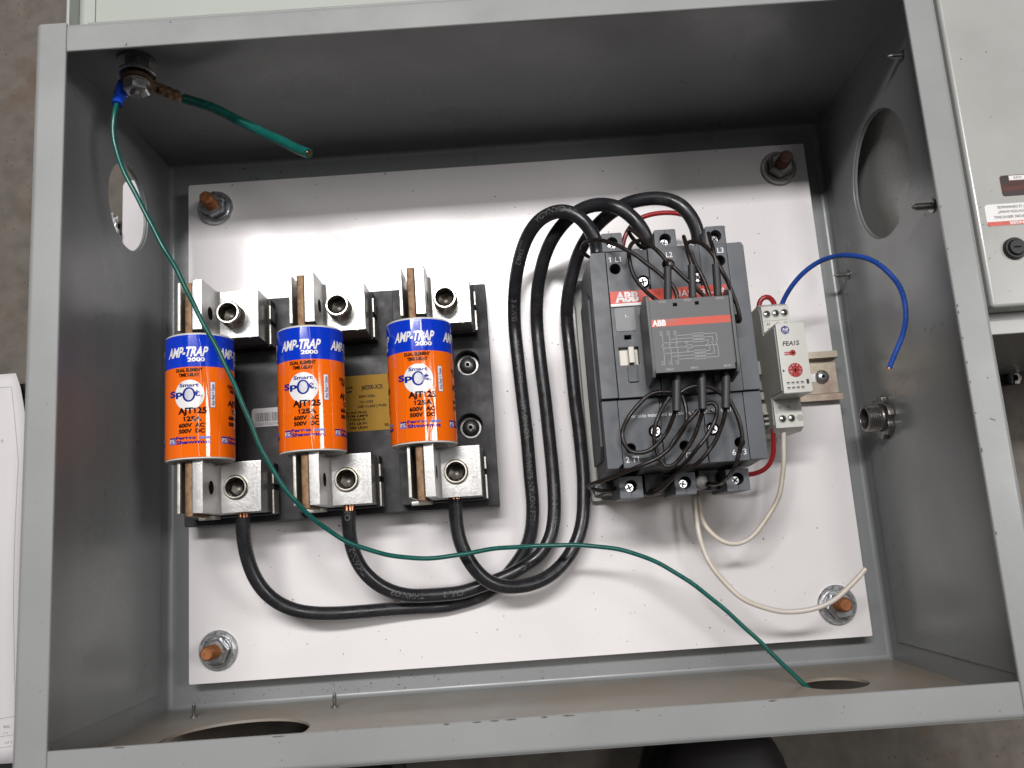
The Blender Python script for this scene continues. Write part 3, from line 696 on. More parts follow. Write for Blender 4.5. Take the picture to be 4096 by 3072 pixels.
# ------------------------------------------------------------------ cartridge fuses
RZ, RR = 88.0, 20.4
def make_fuse(x, label, creases, turn=0.0, slip=0.0):
    t = thing('cartridge_fuse', label, 'fuse', (x, 0, RZ), 'cartridge fuses in the holder')
    def crease(s_, y):
        d = 0.0
        for s0, amp, wd, wav, ph in creases:
            q_ = (s_ - s0 - wav * sin(y / 11 + ph) - .4 * wav * sin(y / 4.1 + ph * 2)) / wd
            d += amp * math.exp(-q_ * q_) * (.62 + .25 * sin(y / 17 + ph) + .2 * sin(y / 5.3 + 3 * ph) + .1 * sin(y / 2.1 + ph))
        return d
    def cyl(r):
        def f(s_, y):
            rr = r + crease(s_, y); a_ = (s_ + turn) / 20.7
            return Vector((x + rr * sin(a_), y + (slip if abs(y) < 36 else 0), RZ + rr * cos(a_)))
        return f
    def wrap(ya, yb, ny):
        b = nb(); ns = 420; rows = []
        for j in range(-1, ny + 2):
            y = ya + (yb - ya) * min(max(j, 0), ny) / ny
            rr = 20.72 if 0 <= j <= ny else RR + .02
            rows.append([b.verts.new(cyl(rr)(2 * pi * 20.7 * (k / ns - .5), y)) for k in range(ns)])
        for a, c in zip(rows, rows[1:]):
            for k in range(ns): b.faces.new([a[k], a[(k + 1) % ns], c[(k + 1) % ns], c[k]])
        return b
    obj('barrel', lathe((x, 0, RZ), 'y', [(-39.9, 0), (-39.9, 17.2), (-40.0, 19.6), (-39.5, RR), (37.4, RR), (38.0, 19.6), (37.8, 17.2), (37.8, 0)], 72), 'barrel_white', t)
    obj('wrap_label', wrap(16.42, 36.6, 16), 'label_blue', t, label='blue upper band of the wrap label')
    orange = obj('wrap_label', wrap(-38.7, 16.38, 40), 'label_orange', t, label='orange lower band of the wrap label')
    for sg, y in ((1, 38.0), (-1, -40.0)):
        pl_ = obj('end_plate', lathe((x, y, RZ), 'y', [(0, 0), (0, 15.5), (sg * .7, 15.2), (sg * .7, 0)], 40), 'dull_zinc', t)
        for a in (0.9, 2.4, 4.0, 5.5):
            obj('rivet', lathe((x + 11 * cos(a), y + sg * .7, RZ + 11 * sin(a)), 'y', [(0, 2.2), (sg * .7, 1.6), (sg * .9, 0)], 14), 'dull_zinc', pl_)
        ya, yb = (38.6, 71.8) if sg > 0 else (-73.5, -40.7)
        obj('blade', ext([(z, x + dx) for z, dx in ((73.5, -4.4), (73.5, .2), (101.6, .2), (102.2, -.5), (102.2, -3.7), (101.6, -4.4))], ya, yb, 'y', bev=0.3), 'tarnished_copper', t)
    W = cyl(21.0); bw, bk, bb, bp, bo, bg_, bs_ = nb(), nb(), nb(), nb(), nb(), nb(), nb()
    pitch = 32.6
    for c in (-1, 0, 1):
        o = c * pitch
        text(bw, 'AMP-TRAP', o - 14.7, o + 10.6, 22.9, 5.7, W, bold=0.035, shear=0.22)
        text(bw, '2000', o - 0.6, o + 9.6, 19.6, 2.3, W, bold=0.04)
        quad(bb, o - 13.1, o - 8.6, -30.6, -26.4, cyl(20.84), 8)
        quad(bp, o - 13.1, o - 8.6, -30.6, -29.0, cyl(20.92), 8)
        text(bw, 'FS', o - 12.8, o - 9.0, -29.6, 2.1, cyl(21.02), bold=0.02)
        text(bb, 'Ferraz', o - 8.0, o + 4.6, -27.8, 1.7, W, bold=0.035)
        quad(bp, o + 6.2, o + 12.6, -27.9, -26.5, W, 5)
        text(bb, 'Shawmut', o - 8.0, o + 12.8, -30.6, 2.0, W, bold=0.035)
        if c % 2 == 0:
            text(bk, 'DUAL ELEMENT', o - 7.9, o + 8.1, 13.4, 1.95, W, bold=0.042)
            text(bk, 'TIME DELAY', o - 6.1, o + 6.4, 10.4, 1.95, W, bold=0.042)
            disc(bo, o + .2, -1.0, 9.1, 9.3, cyl(20.83))
            text(bb, 'Smart', o - 5.6, o + 6.0, 4.0, 2.1, W, bold=0.03)
            text(bb, 'Sp', o - 13.0, o - 3.4, -1.6, 3.5, W, bold=0.04)
            text(bb, 't', o + 3.5, o + 6.6, -1.8, 4.0, W, bold=0.04)
            text(bk, '®', o + 7.0, o + 8.2, -2.4, 1.0, W)
            disc(bb, o + .2, -.8, 3.9, 4.5, cyl(20.90), 0.0)
            disc(bg_, o + .3, -.8, 2.6, 3.5, cyl(20.96))
            text(bk, 'AJT125', o - 6.4, o + 10.6, -12.4, 3.4, W, bold=0.044)
            text(bk, '125A', o - 3.2, o + 7.8, -17.0, 2.7, W, bold=0.042)
            text(bk, '600V  AC', o - 6.0, o + 9.2, -20.7, 2.3, W, bold=0.042)
            text(bk, '500V  DC', o - 6.0, o + 9.3, -24.2, 2.3, W, bold=0.042)
            quad(bb, o + 12.5, o + 15.7, -9.0, 7.0, cyl(20.83), 10)
            quad(bs_, o + 12.7, o + 15.5, -8.8, 6.8, cyl(20.88), 10)
            V90 = lambda u, v, X=o + 15.0, Y=-7.8: cyl(20.98)(X - (v - Y), Y + (u - X))
            text(bb, 'Any Red = Open', o + 15.0, o + 15.0 + 13.4, -7.8, 1.7, V90, bold=0.025)
        else:
            text(bk, 'DUAL ELEMENT', o - 7.9, o + 8.1, 4.2, 1.95, W, bold=0.042)
            text(bk, 'TIME DELAY', o - 6.1, o + 6.4, 1.4, 1.95, W, bold=0.042)
            text(bk, 'AJT125', o - 8.0, o + 9.6, -6.9, 3.2, W, bold=0.042)
            text(bk, '125A', o - 4.0, o + 7.0, -11.6, 2.7, W, bold=0.042)
            text(bk, '600V  AC', o - 7.4, o + 8.0, -15.6, 2.3, W, bold=0.042)
            text(bk, '500V  DC', o - 7.4, o + 8.0, -19.4, 2.3, W, bold=0.042)
    for b_, m_, n_ in ((bo, 'label_white', 'white_spot'), (bs_, 'label_white', 'white_strip'), (bb, 'blue_print', 'blue_lettering'), (bp, 'pale_blue', 'pale_bar'), (bg_, 'spot_window', 'indicator_window'),
                       (bw, 'label_white', 'white_lettering'), (bk, 'black_print', 'black_lettering')):
        o_ = obj(n_, b_, m_, t, smooth=60)
    return t
make_fuse(FX[0], 'orange and blue cartridge fuse with the thin green wire lying across it', ((6.4, .26, .8, 1.0, .3), (17.0, .14, .6, .6, 2.0)), .4, .15)
make_fuse(FX[1], 'orange and blue cartridge fuse between the barcode sticker and the yellow label', ((-9.3, .24, .6, .5, 1.0), (4.8, .26, .75, .9, .1)), -.5, -.1)
make_fuse(FX[2], 'orange and blue cartridge fuse beside the two recessed base screws', ((-8.6, .24, .6, .7, 2.4), (6.0, .28, .8, 1.5, 3.4), (10.5, .12, .6, .6, 1.0)), .1, .3)
# ------------------------------------------------------------------ contactor
ct = thing('contactor', 'large dark grey three pole contactor with a red maker strip', 'contactor', (98, 0, 18.05))
obj('mounting_foot', ext(rrect(50.5, 145, -78.5, 79, 1.5, 3), 18.05, 26, 'z', bev=0.5), 'base_plastic', ct)
b = box(54.5, 141.5, -66, 66, 26.02, 60, 0.8); obj('lower_housing', b, 'base_plastic', ct)
for k in range(7): obj('side_rib', box(52.6, 54.4, -40 + k * 13, -36 + k * 13, 40, 58, .3), 'base_plastic', ct)
side = [(-66.2, 60.1), (-66.2, 92), (-64.5, 117.9), (60.5, 117.9), (66, 98), (66, 60.1)]
obj('housing', ext(side, 52.2, 143.2, 'x', bev=0.6), 'grey_plastic_low', ct)
# stepped side cheek
obj('side_cheek', ext([(-58, 40), (-58, 104), (-50, 112), (40, 112), (47, 100), (47, 62), (-58, 62)][1:], 50.4, 52.1, 'x', bev=0.4), 'grey_plastic_low', ct)
ZC = 131.5
# upper front cover, split in columns as moulded
def slab(name, out, z0, z1, holes=(), m='grey_plastic', bev=0.5):
    return obj(name, ext(out, z0, z1, 'z', holes, bev), m, ct)
slab('cover_column', [(51.4, -24.7), (61.2, -24.7), (61.2, 63.2), (53.0, 63.2), (51.4, 59)], 118, ZC)
hs = [circ(66.4, 52.6, 3.15, 24), rect(68.0, 71.9, 9.5, 11.9)[::-1], rect(64.0, 75.4, -5.7, 4.8)[::-1], circ(82.1, 43.5, 3.9, 24)]
slab('cover_column', [(61.5, -24.8), (86.2, -24.8), (86.2, 63.2), (61.5, 63.2)], 118, ZC - .5, hs)
hs = [circ(97.4, 53.0, 3.15, 24), circ(114.4, 44.0, 3.9, 24)]
slab('cover_column', [(86.4, -25.0), (116.9, -25.0), (116.9, 63.5), (86.4, 63.5)], 118, ZC + .4, hs)
slab('cover_column', [(117.1, -25.2), (133.4, -25.2), (133.4, 63.8), (117.1, 63.8)], 118, ZC - .3, [circ(128.6, 53.3, 3.15, 24)])
slab('cover_column', [(133.7, -25), (143.8, -25), (143.8, 62), (142.6, 64.2), (133.7, 64.2)], 118, ZC - 1.2)
# lower front cover
ZL = 128.0
lc = 'grey_plastic_low'
slab('lower_cover_column', [(51.6, -64.8), (58.0, -64.8), (60.8, -62), (60.8, -25.2), (51.6, -25.2)], 118, ZL, m=lc)
slab('lower_cover_column', [(61.0, -64.8), (84.8, -64.8), (84.8, -25.2), (61.0, -25.2)], 118, ZL - .2, [circ(66.0, -53.8, 2.95, 24), circ(81.0, -44.9, 3.8, 24)], lc)
slab('lower_cover_column', [(85.0, -65.0), (109.8, -65.0), (109.8, -25.4), (85.0, -25.4)], 118, ZL - .9, [circ(97.1, -54.4, 2.95, 24)], lc)
slab('lower_cover_column', [(110.0, -65.0), (133.4, -65.0), (133.4, -25.5), (110.0, -25.5)], 118, ZL - .2, [circ(128.5, -54.7, 2.95, 24), circ(113.8, -45.8, 3.8, 24)], lc)
slab('lower_cover_column', [(133.7, -64.8), (144.0, -64.8), (144.0, -25.3), (133.7, -25.3)], 118, ZL - .5, m=lc)
for hx, hy in ((66.4, 52.6), (97.4, 53), (128.6, 53.3), (66, -53.8), (97.1, -54.4), (128.5, -54.7)):
    obj('access_hole', lathe((hx, hy, 118.02), 'z', [(0, 0), (0, 3.1), (1.0, 3.0), (1.0, 0)], 20), 'black_void', ct)
def cross_screw(x, y, z, r, parent, a=0.3, h=1.6, m='bright_steel'):
    b = lathe((x, y, z), 'z', [(0, r), (h * .55, r), (h, r * .72), (h, 0)], 28)
    s = obj('screw', b, m, parent)
    q = nb()
    for k in (0, 1):
        g = box(-r * .62, r * .62, -r * .13, r * .13, h - .3, h + .05)
        bmesh.ops.rotate(g, verts=g.verts, cent=(0, 0, 0), matrix=Matrix.Rotation(a + k * pi / 2, 3, 'Z'))
        merge(q, g)
    for v in q.verts: v.co += Vector((x, y, z))
    obj('cross_slot', q, 'dark_plastic', s, smooth=0)
    return s
for sx, sy, a in ((82.1, 43.5, .2), (114.4, 44.0, .7)): cross_screw(sx, sy, 118.02, 3.7, ct, a, 12.8)
for sx, sy, a in ((81.0, -44.9, .5), (113.8, -45.8, 1.0)): cross_screw(sx, sy, 118.02, 3.65, ct, a, 10.2)
# maker strip and lettering
obj('maker_strip', box(61.7, 130.2, 31.0, 38.4, ZC - .48, ZC + .62, 0), 'red_label', ct, smooth=0)
obj('white_stripe', box(61.7, 80.5, 29.3, 30.98, ZC - .48, ZC + .6, 0), 'white_print', ct, smooth=0)
b = nb(); P = flat(ZC + .68)
text(b, 'ABB', 64.6, 78.4, 32.0, 5.4, P, bold=0.055)
text(b, 'UA95-30-RA', 99.6, 130.0, 32.6, 3.9, P)
P2 = flat(ZC - .42)
text(b, '1 L1', 63.1, 70.3, 56.8, 3.1, P2, bold=.008)
text(b, '1-', 69.2, 71.6, 22.3, 2.0, flat(ZC - .02))
text(b, '3 L2', 93.6, 100.8, 57.2, 3.1, flat(ZC + .46), bold=.008)
text(b, '5 L3', 124.2, 131.4, 58.0, 3.1, flat(ZC - .24), bold=.008)
P3 = flat(ZL + .02)
text(b, 'For side mounted aux. block, use CAL18 / CEL18', 66.7, 127.5, -36.4, 2.2, P3, bold=.006)
text(b, '2 T1', 62.5, 70.0, -61.7, 3.2, P3, bold=.008)
text(b, '4 T2', 93.0, 100.6, -61.7, 3.2, P3, bold=.008)
text(b, '6 T3', 123.6, 131.6, -61.7, 3.2, P3, bold=.008)
obj('lettering', b, 'white_print', ct, smooth=0)
b = nb()                                                          # split lines of the ABB mark
line(b, 64.4, 34.6, 78.6, 34.6, .22, flat(ZC + .74))
for xx in (66.9, 71.5, 76.2): line(b, xx, 31.9, xx, 37.5, .2, flat(ZC + .74))
obj('mark_gap', b, 'red_label', ct, smooth=0)
obj('window', ext(rrect(63.6, 75.4, 14.4, 28.6, 1.0, 3), ZC - .48, ZC - .1, 'z', bev=0.15), 'clear_window', ct)
obj('slot_shadow', box(67.6, 72.3, 9.2, 12.2, 118.05, 122, 0), 'black_void', ct)
sw = obj('indicator_frame', box(64.2, 75.2, -5.5, 4.6, 118.05, 127.5, .2), 'ivory', ct)
obj('indicator_slider', box(69.2, 72.6, -5.0, 4.7, 127.6, 133.4, .6), 'ivory', sw)
obj('latch', ext(rrect(67.9, 73.6, -16.0, -6.2, .8, 3), ZC - .48, ZC + .9, 'z', bev=0.3), 'grey_plastic_low', ct)
# terminal boxes
for sgn, xs, yy in ((1, ((63.3, 76.2), (96.4, 110.0), (128.6, 141.2)), (72.2, 84.4)), (-1, ((60.2, 74.2), (93.2, 105.9), (124.0, 137.9)), (-81.3, -68.0))):
    for k, (xa, xb) in enumerate(xs):
        hx = (xa + xb) / 2; hy = (yy[0] + yy[1]) / 2 + (-.3 if sgn > 0 else .6)
        tb = obj('terminal_box', ext(rrect(xa, xb, yy[0], yy[1], .9, 3), 64, 105, 'z', [circ(hx, hy, 3.6, 28)], bev=0.35), 'grey_plastic', ct)
        cross_screw(hx + (.2 if sgn > 0 else -.3), hy - .5, 64.5, 3.3, tb, .4 + k, 34.5)
        obj('split_line', box(hx - .12, hx + .12, (hy + 3.7 if sgn > 0 else yy[0] + .4), (yy[1] - .4 if sgn > 0 else hy - 3.7), 104.9, 105.03), 'black_void', tb, smooth=0)
    b = nb(); ya, yb = (66.2, 76) if sgn > 0 else (-76, -66.4)
    box(55.5, 141, ya, yb, 30, 72, .5, b)
    obj('terminal_well', b, 'dark_plastic', ct)
    for xa in (78, 111.5): obj('barrier', box(xa, xa + 12, min(sgn * 66.3, sgn * 79), max(sgn * 66.3, sgn * 79), 30, 88, .6), 'dark_plastic' if sgn < 0 else 'grey_plastic_low', ct)
for bx, by in ((54.6, -70.6),):
    b = lathe((bx, by, 26.05), 'z', [(0, 5.4), (1.2, 5.4), (1.2, 4.6), (5.2, 4.6), (6.2, 3.6), (6.2, 0)], 6)
    obj('foot_bolt', b, 'bright_steel', ct, smooth=30)
b = nb(); lathe((112.5, -74, 82), 'z', [(0, 0), (0, 4.6), (10, 4.6), (10.4, 3.6), (10.4, 0)], 24, b)
obj('coil_terminal', b, 'dull_zinc', ct)

# ------------------------------------------------------------------ pre-charge block clipped on the contactor, with its resistance leads
pb = thing('precharge_block', 'mid grey clip-on block with circuit diagram and dark resistance leads', 'contact block', (101, 4, 132.1))
ZP = 158.0
body = [(80.0, 24.4), (80.0, 26.8), (78.6, 27.2), (78.4, 17), (78.4, -16.5), (80, -16.8), (122.8, -16.9), (124.4, -16.6), (125.2, 20), (125.0, 27.4), (123.6, 27.0), (123.6, 24.4)]
obj('body', ext([(78.6, 24.3), (124.6, 24.3), (124.4, -13.6), (78.6, -13.6)], 132.1, ZP - .8, 'z', bev=0.4), 'block_plastic', pb)
obj('front_plate', ext([(79.2, 24.6), (123.8, 24.4), (122.9, -16.9), (79.4, -16.6)], ZP - .78, ZP, 'z', [rect(92.5, 94.8, 20.2, 22.1)[::-1], rect(104.7, 106.9, 20.3, 22.2)[::-1]], bev=0.2), 'block_plastic', pb)
obj('slot', box(92.3, 95, 20.0, 22.3, ZP - .79, ZP - .6), 'black_void', pb, smooth=0)
obj('slot', box(104.5, 107.1, 20.1, 22.4, ZP - .79, ZP - .6), 'black_void', pb, smooth=0)
for sx in (-1, 1):
    xe = 78.5 if sx < 0 else 124.7
    obj('side_ear', ext([(29 if sx < 0 else 30, 150), (27.4, ZP + .2), (25, ZP + .9), (-14, ZP + .9), (-18.5, ZP - 2), (-21.5, 140), (-16, 132.2), (22, 132.2), (27, 140)], xe - .9, xe + .9, 'x', bev=0.35), 'block_plastic', pb)
obj('maker_strip', box(79.5, 123.4, 9.15, 13.25, ZP - .3, ZP + .06), 'worn_red', pb, smooth=0)
b = nb(); P = flat(ZP + .1)
text(b, 'ABB', 79.9, 87.6, 9.7, 3.1, P, bold=0.055)
obj('mark', b, 'white_print', pb, smooth=0)
b = nb(); P = flat(ZP + .04); w = .24
V3 = (84.8, 88.7, 92.4)
for k, xx in enumerate(V3):
    line(b, xx, 6.4, xx, -.6, w, P); line(b, xx - .7, -1.2, xx + .1, -3.9, w, P); line(b, xx + .1, -3.9, xx - .2, -12.6, w, P)
    disc(b, xx, -.9, .4, .4, P, .5, 12, 1)
R_top = ((2, 3.6), (1, 1.7), (0, -.1)); R_bot = ((0, -6.0), (1, -7.9), (2, -9.7))
for col, (vi, yy) in enumerate(R_top):
    xx = V3[vi]; xe = 114.6 - col * 2.3
    disc(b, xx, yy, .35, .35, P, 0, 12, 1)
    line(b, xx, yy, 101.2, yy, w, P)
    for a in ((101.2, yy - .6, 107.6, yy - .6), (101.2, yy + .6, 107.6, yy + .6), (101.2, yy - .6, 101.2, yy + .6), (107.6, yy - .6, 107.6, yy + .6)): line(b, *a, w, P)
    line(b, 107.6, yy, xe, yy, w, P); line(b, xe, yy, xe, -1.0, w, P); line(b, xe - .8, -1.2, xe + .1, -4.0, w, P)
for col, (vi, yy) in enumerate(R_bot):
    xx = V3[vi] - .1; xe = 110.1 + col * 2.25
    disc(b, xx, yy, .35, .35, P, 0, 12, 1)
    line(b, xx, yy, 101.3, yy, w, P)
    for a in ((101.3, yy - .6, 107.7, yy - .6), (101.3, yy + .6, 107.7, yy + .6), (101.3, yy - .6, 101.3, yy + .6), (107.7, yy - .6, 107.7, yy + .6)): line(b, *a, w, P)
    line(b, 107.7, yy, xe, yy, w, P); line(b, xe, yy, xe, -4.0, w, P)
line(b, 84.9, -3.0, 97.4, -3.0, w, P); line(b, 100.6, -3.0, 113.9, -3.0, w, P)
for a in ((97.4, -3.8, 100.6, -3.8), (97.4, -2.2, 100.6, -2.2), (97.4, -3.8, 97.4, -2.2), (100.6, -3.8, 100.6, -2.2)): line(b, *a, w, P)
line(b, 107.6, -3.0, 108.6, -2.4, w, P); line(b, 107.6, -3.0, 108.6, -3.6, w, P); line(b, 108.6, -3.6, 108.6, -2.4, w, P)
text(b, 'A1', 97.0, 98.5, -1.3, .9, P); text(b, 'A2', 97.2, 98.7, -5.6, .9, P)
for k, xx in enumerate(V3):
    u90 = lambda X, Y: (lambda u, v: Vector((X - (v - Y), Y + (u - X), ZP + .04)))
    text(b, ('1L1', '3L2', '5L3')[k], xx - .5, xx + 1.9, 4.0, .9, u90(xx - .5, 4.0))
    text(b, ('2T1', '4T2', '6T3')[k], xx - .8, xx + 1.6, -12.6, .9, u90(xx - .8, -12.6))
for s_, xa, yy in (('37NO', 84.6, 22.6), ('37NO', 98.6, 22.7), ('47NO', 116.6, 22.5), ('38NO', 85.0, -15.6), ('38NO', 98.4, -15.6), ('48NO', 116.4, -15.6)):
    text(b, s_, xa, xa + 4.2, yy, 1.15, P)
obj('circuit_diagram', b, 'faint_print', pb, smooth=0)
for k, sl in enumerate(SLEEVES):
    pth = spline(sl, 2.5)
    obj('lead_sleeve', tube(pth, 2.25 if k < 3 else 2.35, 16), 'sleeve_black', pb)
for k in range(1, 16):
    pth = wiggle(spline(WIRES['lead%d' % k], 1.3), .25, 12)
    obj('resistance_lead', tube(pth, 1.22, 10, wob=0.05), 'resistance_wire', pb)
b = nb(); bmesh.ops.create_icosphere(b, subdivisions=3, radius=2.5)
for v in b.verts: v.co = Vector((v.co.x * 1.0, v.co.y * 1.25, v.co.z * .8)) * random.uniform(.9, 1.08) + Vector(WIRES['lead3'][5])
obj('solder_knot', b, 'resistance_wire', pb)

# ------------------------------------------------------------------ rail and timer relay
rl = thing('din_rail', 'tan passivated steel mounting rail carrying the timer relay', 'rail', (190, -2.4, 18.05))
yc = -2.4; hat = []
top = [(-17.5, 25.6), (-12.9, 25.6), (-12.5, 25.2), (-12.5, 19.4), (-11.9, 19.1), (11.9, 19.1), (12.5, 19.4), (12.5, 25.2), (12.9, 25.6), (17.5, 25.6)]
bot = [(17.5, 24.4), (13.6, 24.4), (13.6, 18.4), (13.2, 18.06), (-13.2, 18.06), (-13.6, 18.4), (-13.6, 24.4), (-17.5, 24.4)]
obj('rail', ext([(yc + y, z) for y, z in top + bot], 146, 232.0, 'x'), 'passivated', rl, smooth=25)
obj('slot', ext(rrect(206, 219, yc - 2.9, yc + 2.9, 2.8, 6), 19.12, 19.16, 'z'), 'white_enamel', rl, smooth=0)
sc = lathe((221.2, -2.2, 19.12), 'z', [(0, 4.9), (.8, 5.0), (2.2, 4.3), (3.2, 2.8), (3.5, 1.3), (2.2, 1.2), (2.2, 0)], 32)
s = obj('rail_screw', sc, 'zinc', rl)
q = box(220.2, 222.2, -3.2, -1.2, 22.3, 22.68); obj('drive_socket', q, 'black_void', s, smooth=0)

rs = thing('timer_relay', 'narrow pale grey timer relay with a red dial on its face', 'relay', (176.5, -1.5, 25.65))
X0, X1 = 167.6, 185.5
prof = [(40.6, 25.65), (41.2, 66), (38.2, 73), (20.8, 73), (20.8, 96.6), (20.4, 97), (-23.4, 97), (-23.8, 96.6), (-23.8, 73), (-42.2, 73), (-44.6, 66), (-44.0, 25.65)]
obj('case', ext(prof, X0, X1, 'x', bev=0.35), 'pale_plastic', rs)
obj('side_panel', ext([(39.6, 27), (39.8, 64), (36, 70), (18.8, 71.5), (18.8, 94.5), (-21.6, 94.5), (-21.6, 71.5), (-40, 70), (-43, 64), (-42.6, 27)], X0 - .5, X0 - .02, 'x'), 'side_plastic', rs)
for yy, h, z0, z1 in ((15, 4, 38, 52), (5, 9, 44, 58), (-8, 6, 42, 55), (-16, 5, 40, 58), (-24, 7, 42, 60), (-30, 1.6, 44, 62), (-33.4, 1.6, 44, 62), (-36.8, 1.6, 44, 62)):
    obj('side_latch', box(X0 - 3.6, X0 - .52, yy - h, yy, z0, z1, .3), 'side_plastic', rs)
for yy in (-27, -30, -33): obj('side_rib', box(X1 + .02, X1 + 3.2, yy - 1.3, yy, 44, 60, .2), 'base_plastic', rs)
for k, (sx, sy) in enumerate(((170.7, 33.0), (176.5, 33.2), (182.2, 33.3), (172.3, -36.4), (178.0, -36.4))):
    r_ = obj('screw_well', lathe((sx, sy, 73.02), 'z', [(0, 2.6), (.5, 2.6), (.5, 2.2), (.15, 2.2), (.15, 0)], 28), 'side_plastic', rs)
    cross_screw(sx, sy, 73.2, 1.95, rs, .4 + k, .8)
obj('empty_well', lathe((183.5, -36.4, 73.03), 'z', [(0, 0), (0, 2.2), (.1, 2.2), (.1, 0)], 28), 'side_plastic', rs)
b = nb(); P = flat(97.12)
text(b, 'FEA1S', 170.4, 180.6, 6.2, 2.7, P, bold=.025, shear=.16)
line(b, 168.7, -10.0, 168.7, -8.7, .3, P); b.faces.new([b.verts.new(P(*p)) for p in ((168.4, -10.4), (170.0, -9.6), (168.4, -8.8))])
P4 = flat(73.12)
text(b, 'A1', 169.7, 172.0, 25.2, 2.0, P4); text(b, 'A2', 175.6, 178.0, 25.2, 2.0, P4); text(b, '15', 181.4, 183.6, 25.3, 2.0, P4)
text(b, '~', 169.9, 171.8, 22.6, 2.0, P4)
text(b, '18', 170.2, 172.4, -30.0, 2.0, P4); text(b, 'A2', 176.0, 178.4, -29.8, 2.0, P4); text(b, '~', 177.4, 179.4, -26.8, 2.0, P4)
line(b, 168.4, 28.4, 183.6, 28.5, .15, P4); line(b, 183.6, 28.5, 183.6, 29.8, .15, P4); line(b, 168.6, -32.2, 169.6, -32.2, .15, P4)
obj('lettering', b, 'ink', rs, smooth=0)
b = nb(); disc(b, 173.1, 16.2, 2.75, 2.75, P, 0, 8, 1)
lg = obj('maker_badge', b, 'navy_logo', rs, smooth=0)
b = nb(); text(b, 'AB', 171.2, 175.0, 15.7, 1.8, flat(97.18), bold=.02); line(b, 171.2, 14.9, 175.0, 14.9, .25, flat(97.18))
obj('badge_letters', b, 'white_print', lg, smooth=0)
b = nb(); quad(b, 170.9, 175.6, .1, 2.3, P); disc(b, 176.1, 1.5, 1.9, 1.9, flat(97.13), 0, 28, 2)
rg = obj('range_selector', b, 'dial_red', rs, smooth=0)
b = nb(); text(b, '15s', 171.1, 173.8, .6, 1.2, flat(97.18)); obj('range_text', b, 'white_print', rg, smooth=0)
b = nb(); line(b, 175.2, 1.5, 177.0, 1.5, .4, flat(97.2)); line(b, 176.1, .6, 176.1, 2.4, .4, flat(97.2)); obj('range_slot', b, 'black_void', rg, smooth=0)
dl = obj('dial', lathe((176.3, -9.5, 97.02), 'z', [(0, 4.5), (.35, 4.4), (.35, 2.4), (.1, 2.2), (.1, 0)], 40), 'dial_red', rs)
b = nb(); PD = flat(97.42)
for k in range(11):
    a = radians(200 - k * 26 + 20); line(b, 176.3 + 3.7 * cos(a), -9.5 + 3.7 * sin(a), 176.3 + 4.2 * cos(a), -9.5 + 4.2 * sin(a), .16, PD)
for s_, a in (('0', -30), ('2', 15), ('4', 65), ('6', 110), ('8', 155), ('10', 200)):
    a = radians(a); text(b, s_, 176.3 + 3.0 * cos(a) - .4, None, -9.5 + 3.0 * sin(a) - .4, .9, PD)
obj('dial_figures', b, 'white_print', dl, smooth=0)
b = nb(); line(b, 175.2, -9.6, 177.4, -9.6, .6, flat(97.16)); line(b, 176.3, -10.8, 176.3, -8.4, .6, flat(97.16)); obj('dial_slot', b, 'black_void', dl, smooth=0)
for r_ in range(2):
    for c in range(4):
        xx = 170.9 + c * 2.88; yy = -17.5 - r_ * 3.15
        wv = obj('indicator_well', box(xx - 1.0, xx + 1.0, yy - .85, yy + .85, 97.01, 97.06), 'side_plastic', rs, smooth=0)
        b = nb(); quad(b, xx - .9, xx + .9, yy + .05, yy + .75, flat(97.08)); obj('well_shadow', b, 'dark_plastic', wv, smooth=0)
obj('indicator_lamp', box(182.2, 183.8, -18.6, -15.6, 97.01, 97.07), 'dark_plastic', rs, smooth=0)

# ------------------------------------------------------------------ power cables
def text_on_path(bm, s_, path, start, cap, r, bold=.0):
    """write along the top of a cable, reading in the direction of path"""
    cum = [0.0]
    for p, q_ in zip(path, path[1:]): cum.append(cum[-1] + (q_ - p).length)
    def place(u, v):
        d = min(max(u, 0.01), cum[-1] - .01)
        i = max(k for k in range(len(cum)) if cum[k] <= d)
        i = min(i, len(path) - 2)
        f = (d - cum[i]) / (cum[i + 1] - cum[i])
        p = path[i].lerp(path[i + 1], f)
        t = (path[min(i + 2, len(path) - 1)] - path[max(i - 1, 0)]).normalized()
        z = Vector((0, 0, 1)); n = (z - t * z.dot(t)).normalized(); m = n.cross(t)
        a = v / r
        return p + n * (r + .12) * cos(a) + m * (r + .12) * sin(a)
    text(bm, s_, start, None, -cap / 2, cap, place, bold)
def cable(key, label, prints, lugx, bend=0):
    t = thing('power_cable', label, 'cable', WIRES[key][0], 'black power cables')
    pth = spline(WIRES[key], 2.5)
    obj('insulation', tube(pth, 4.55, 22), 'black_pvc', t, smooth=60)
    b = nb(); p0 = pth[0]; d0 = Vector((0, 1, 0))
    for k in range(7):
        a = k * 2 * pi / 6; rr = 2.2 if k < 6 else 0
        o = Vector((rr * cos(a), 0, rr * sin(a)))
        tube([p0 + o * 1.0 + Vector((0, -2, 0)), p0 + o + d0 * 3, p0 + o * 1.05 + d0 * 6.5], 1.15, 8, b)
    obj('copper_strands', b, 'copper', t)
    b = nb(); rv = list(reversed(pth))
    for s_, st in prints: text_on_path(b, s_, rv, st, 3.5, 4.55)
    if prints: obj('cable_print', b, 'cable_print', t, smooth=0)
    return t
cable('cable_a', 'black power cable from the fuse under the thin green wire, passing beneath the other cables',
      (('IN CANADA', 30), ('LL33462', 75), ('3 AWG', 118), ('CSA TYPE T90', 148), ('NYLON OR', 192), ('TWN75 NYLON FT1', 228)), -177)
cable('cable_b', 'black power cable from the fuse beside the yellow label, middle of the three loops',
      (('TYPE 3 AWG', 265), ('75 C', 320), ('CUL 2', 372), ('THHN OR', 398), ('THWN-2', 440), ('OR', 478)), -107)
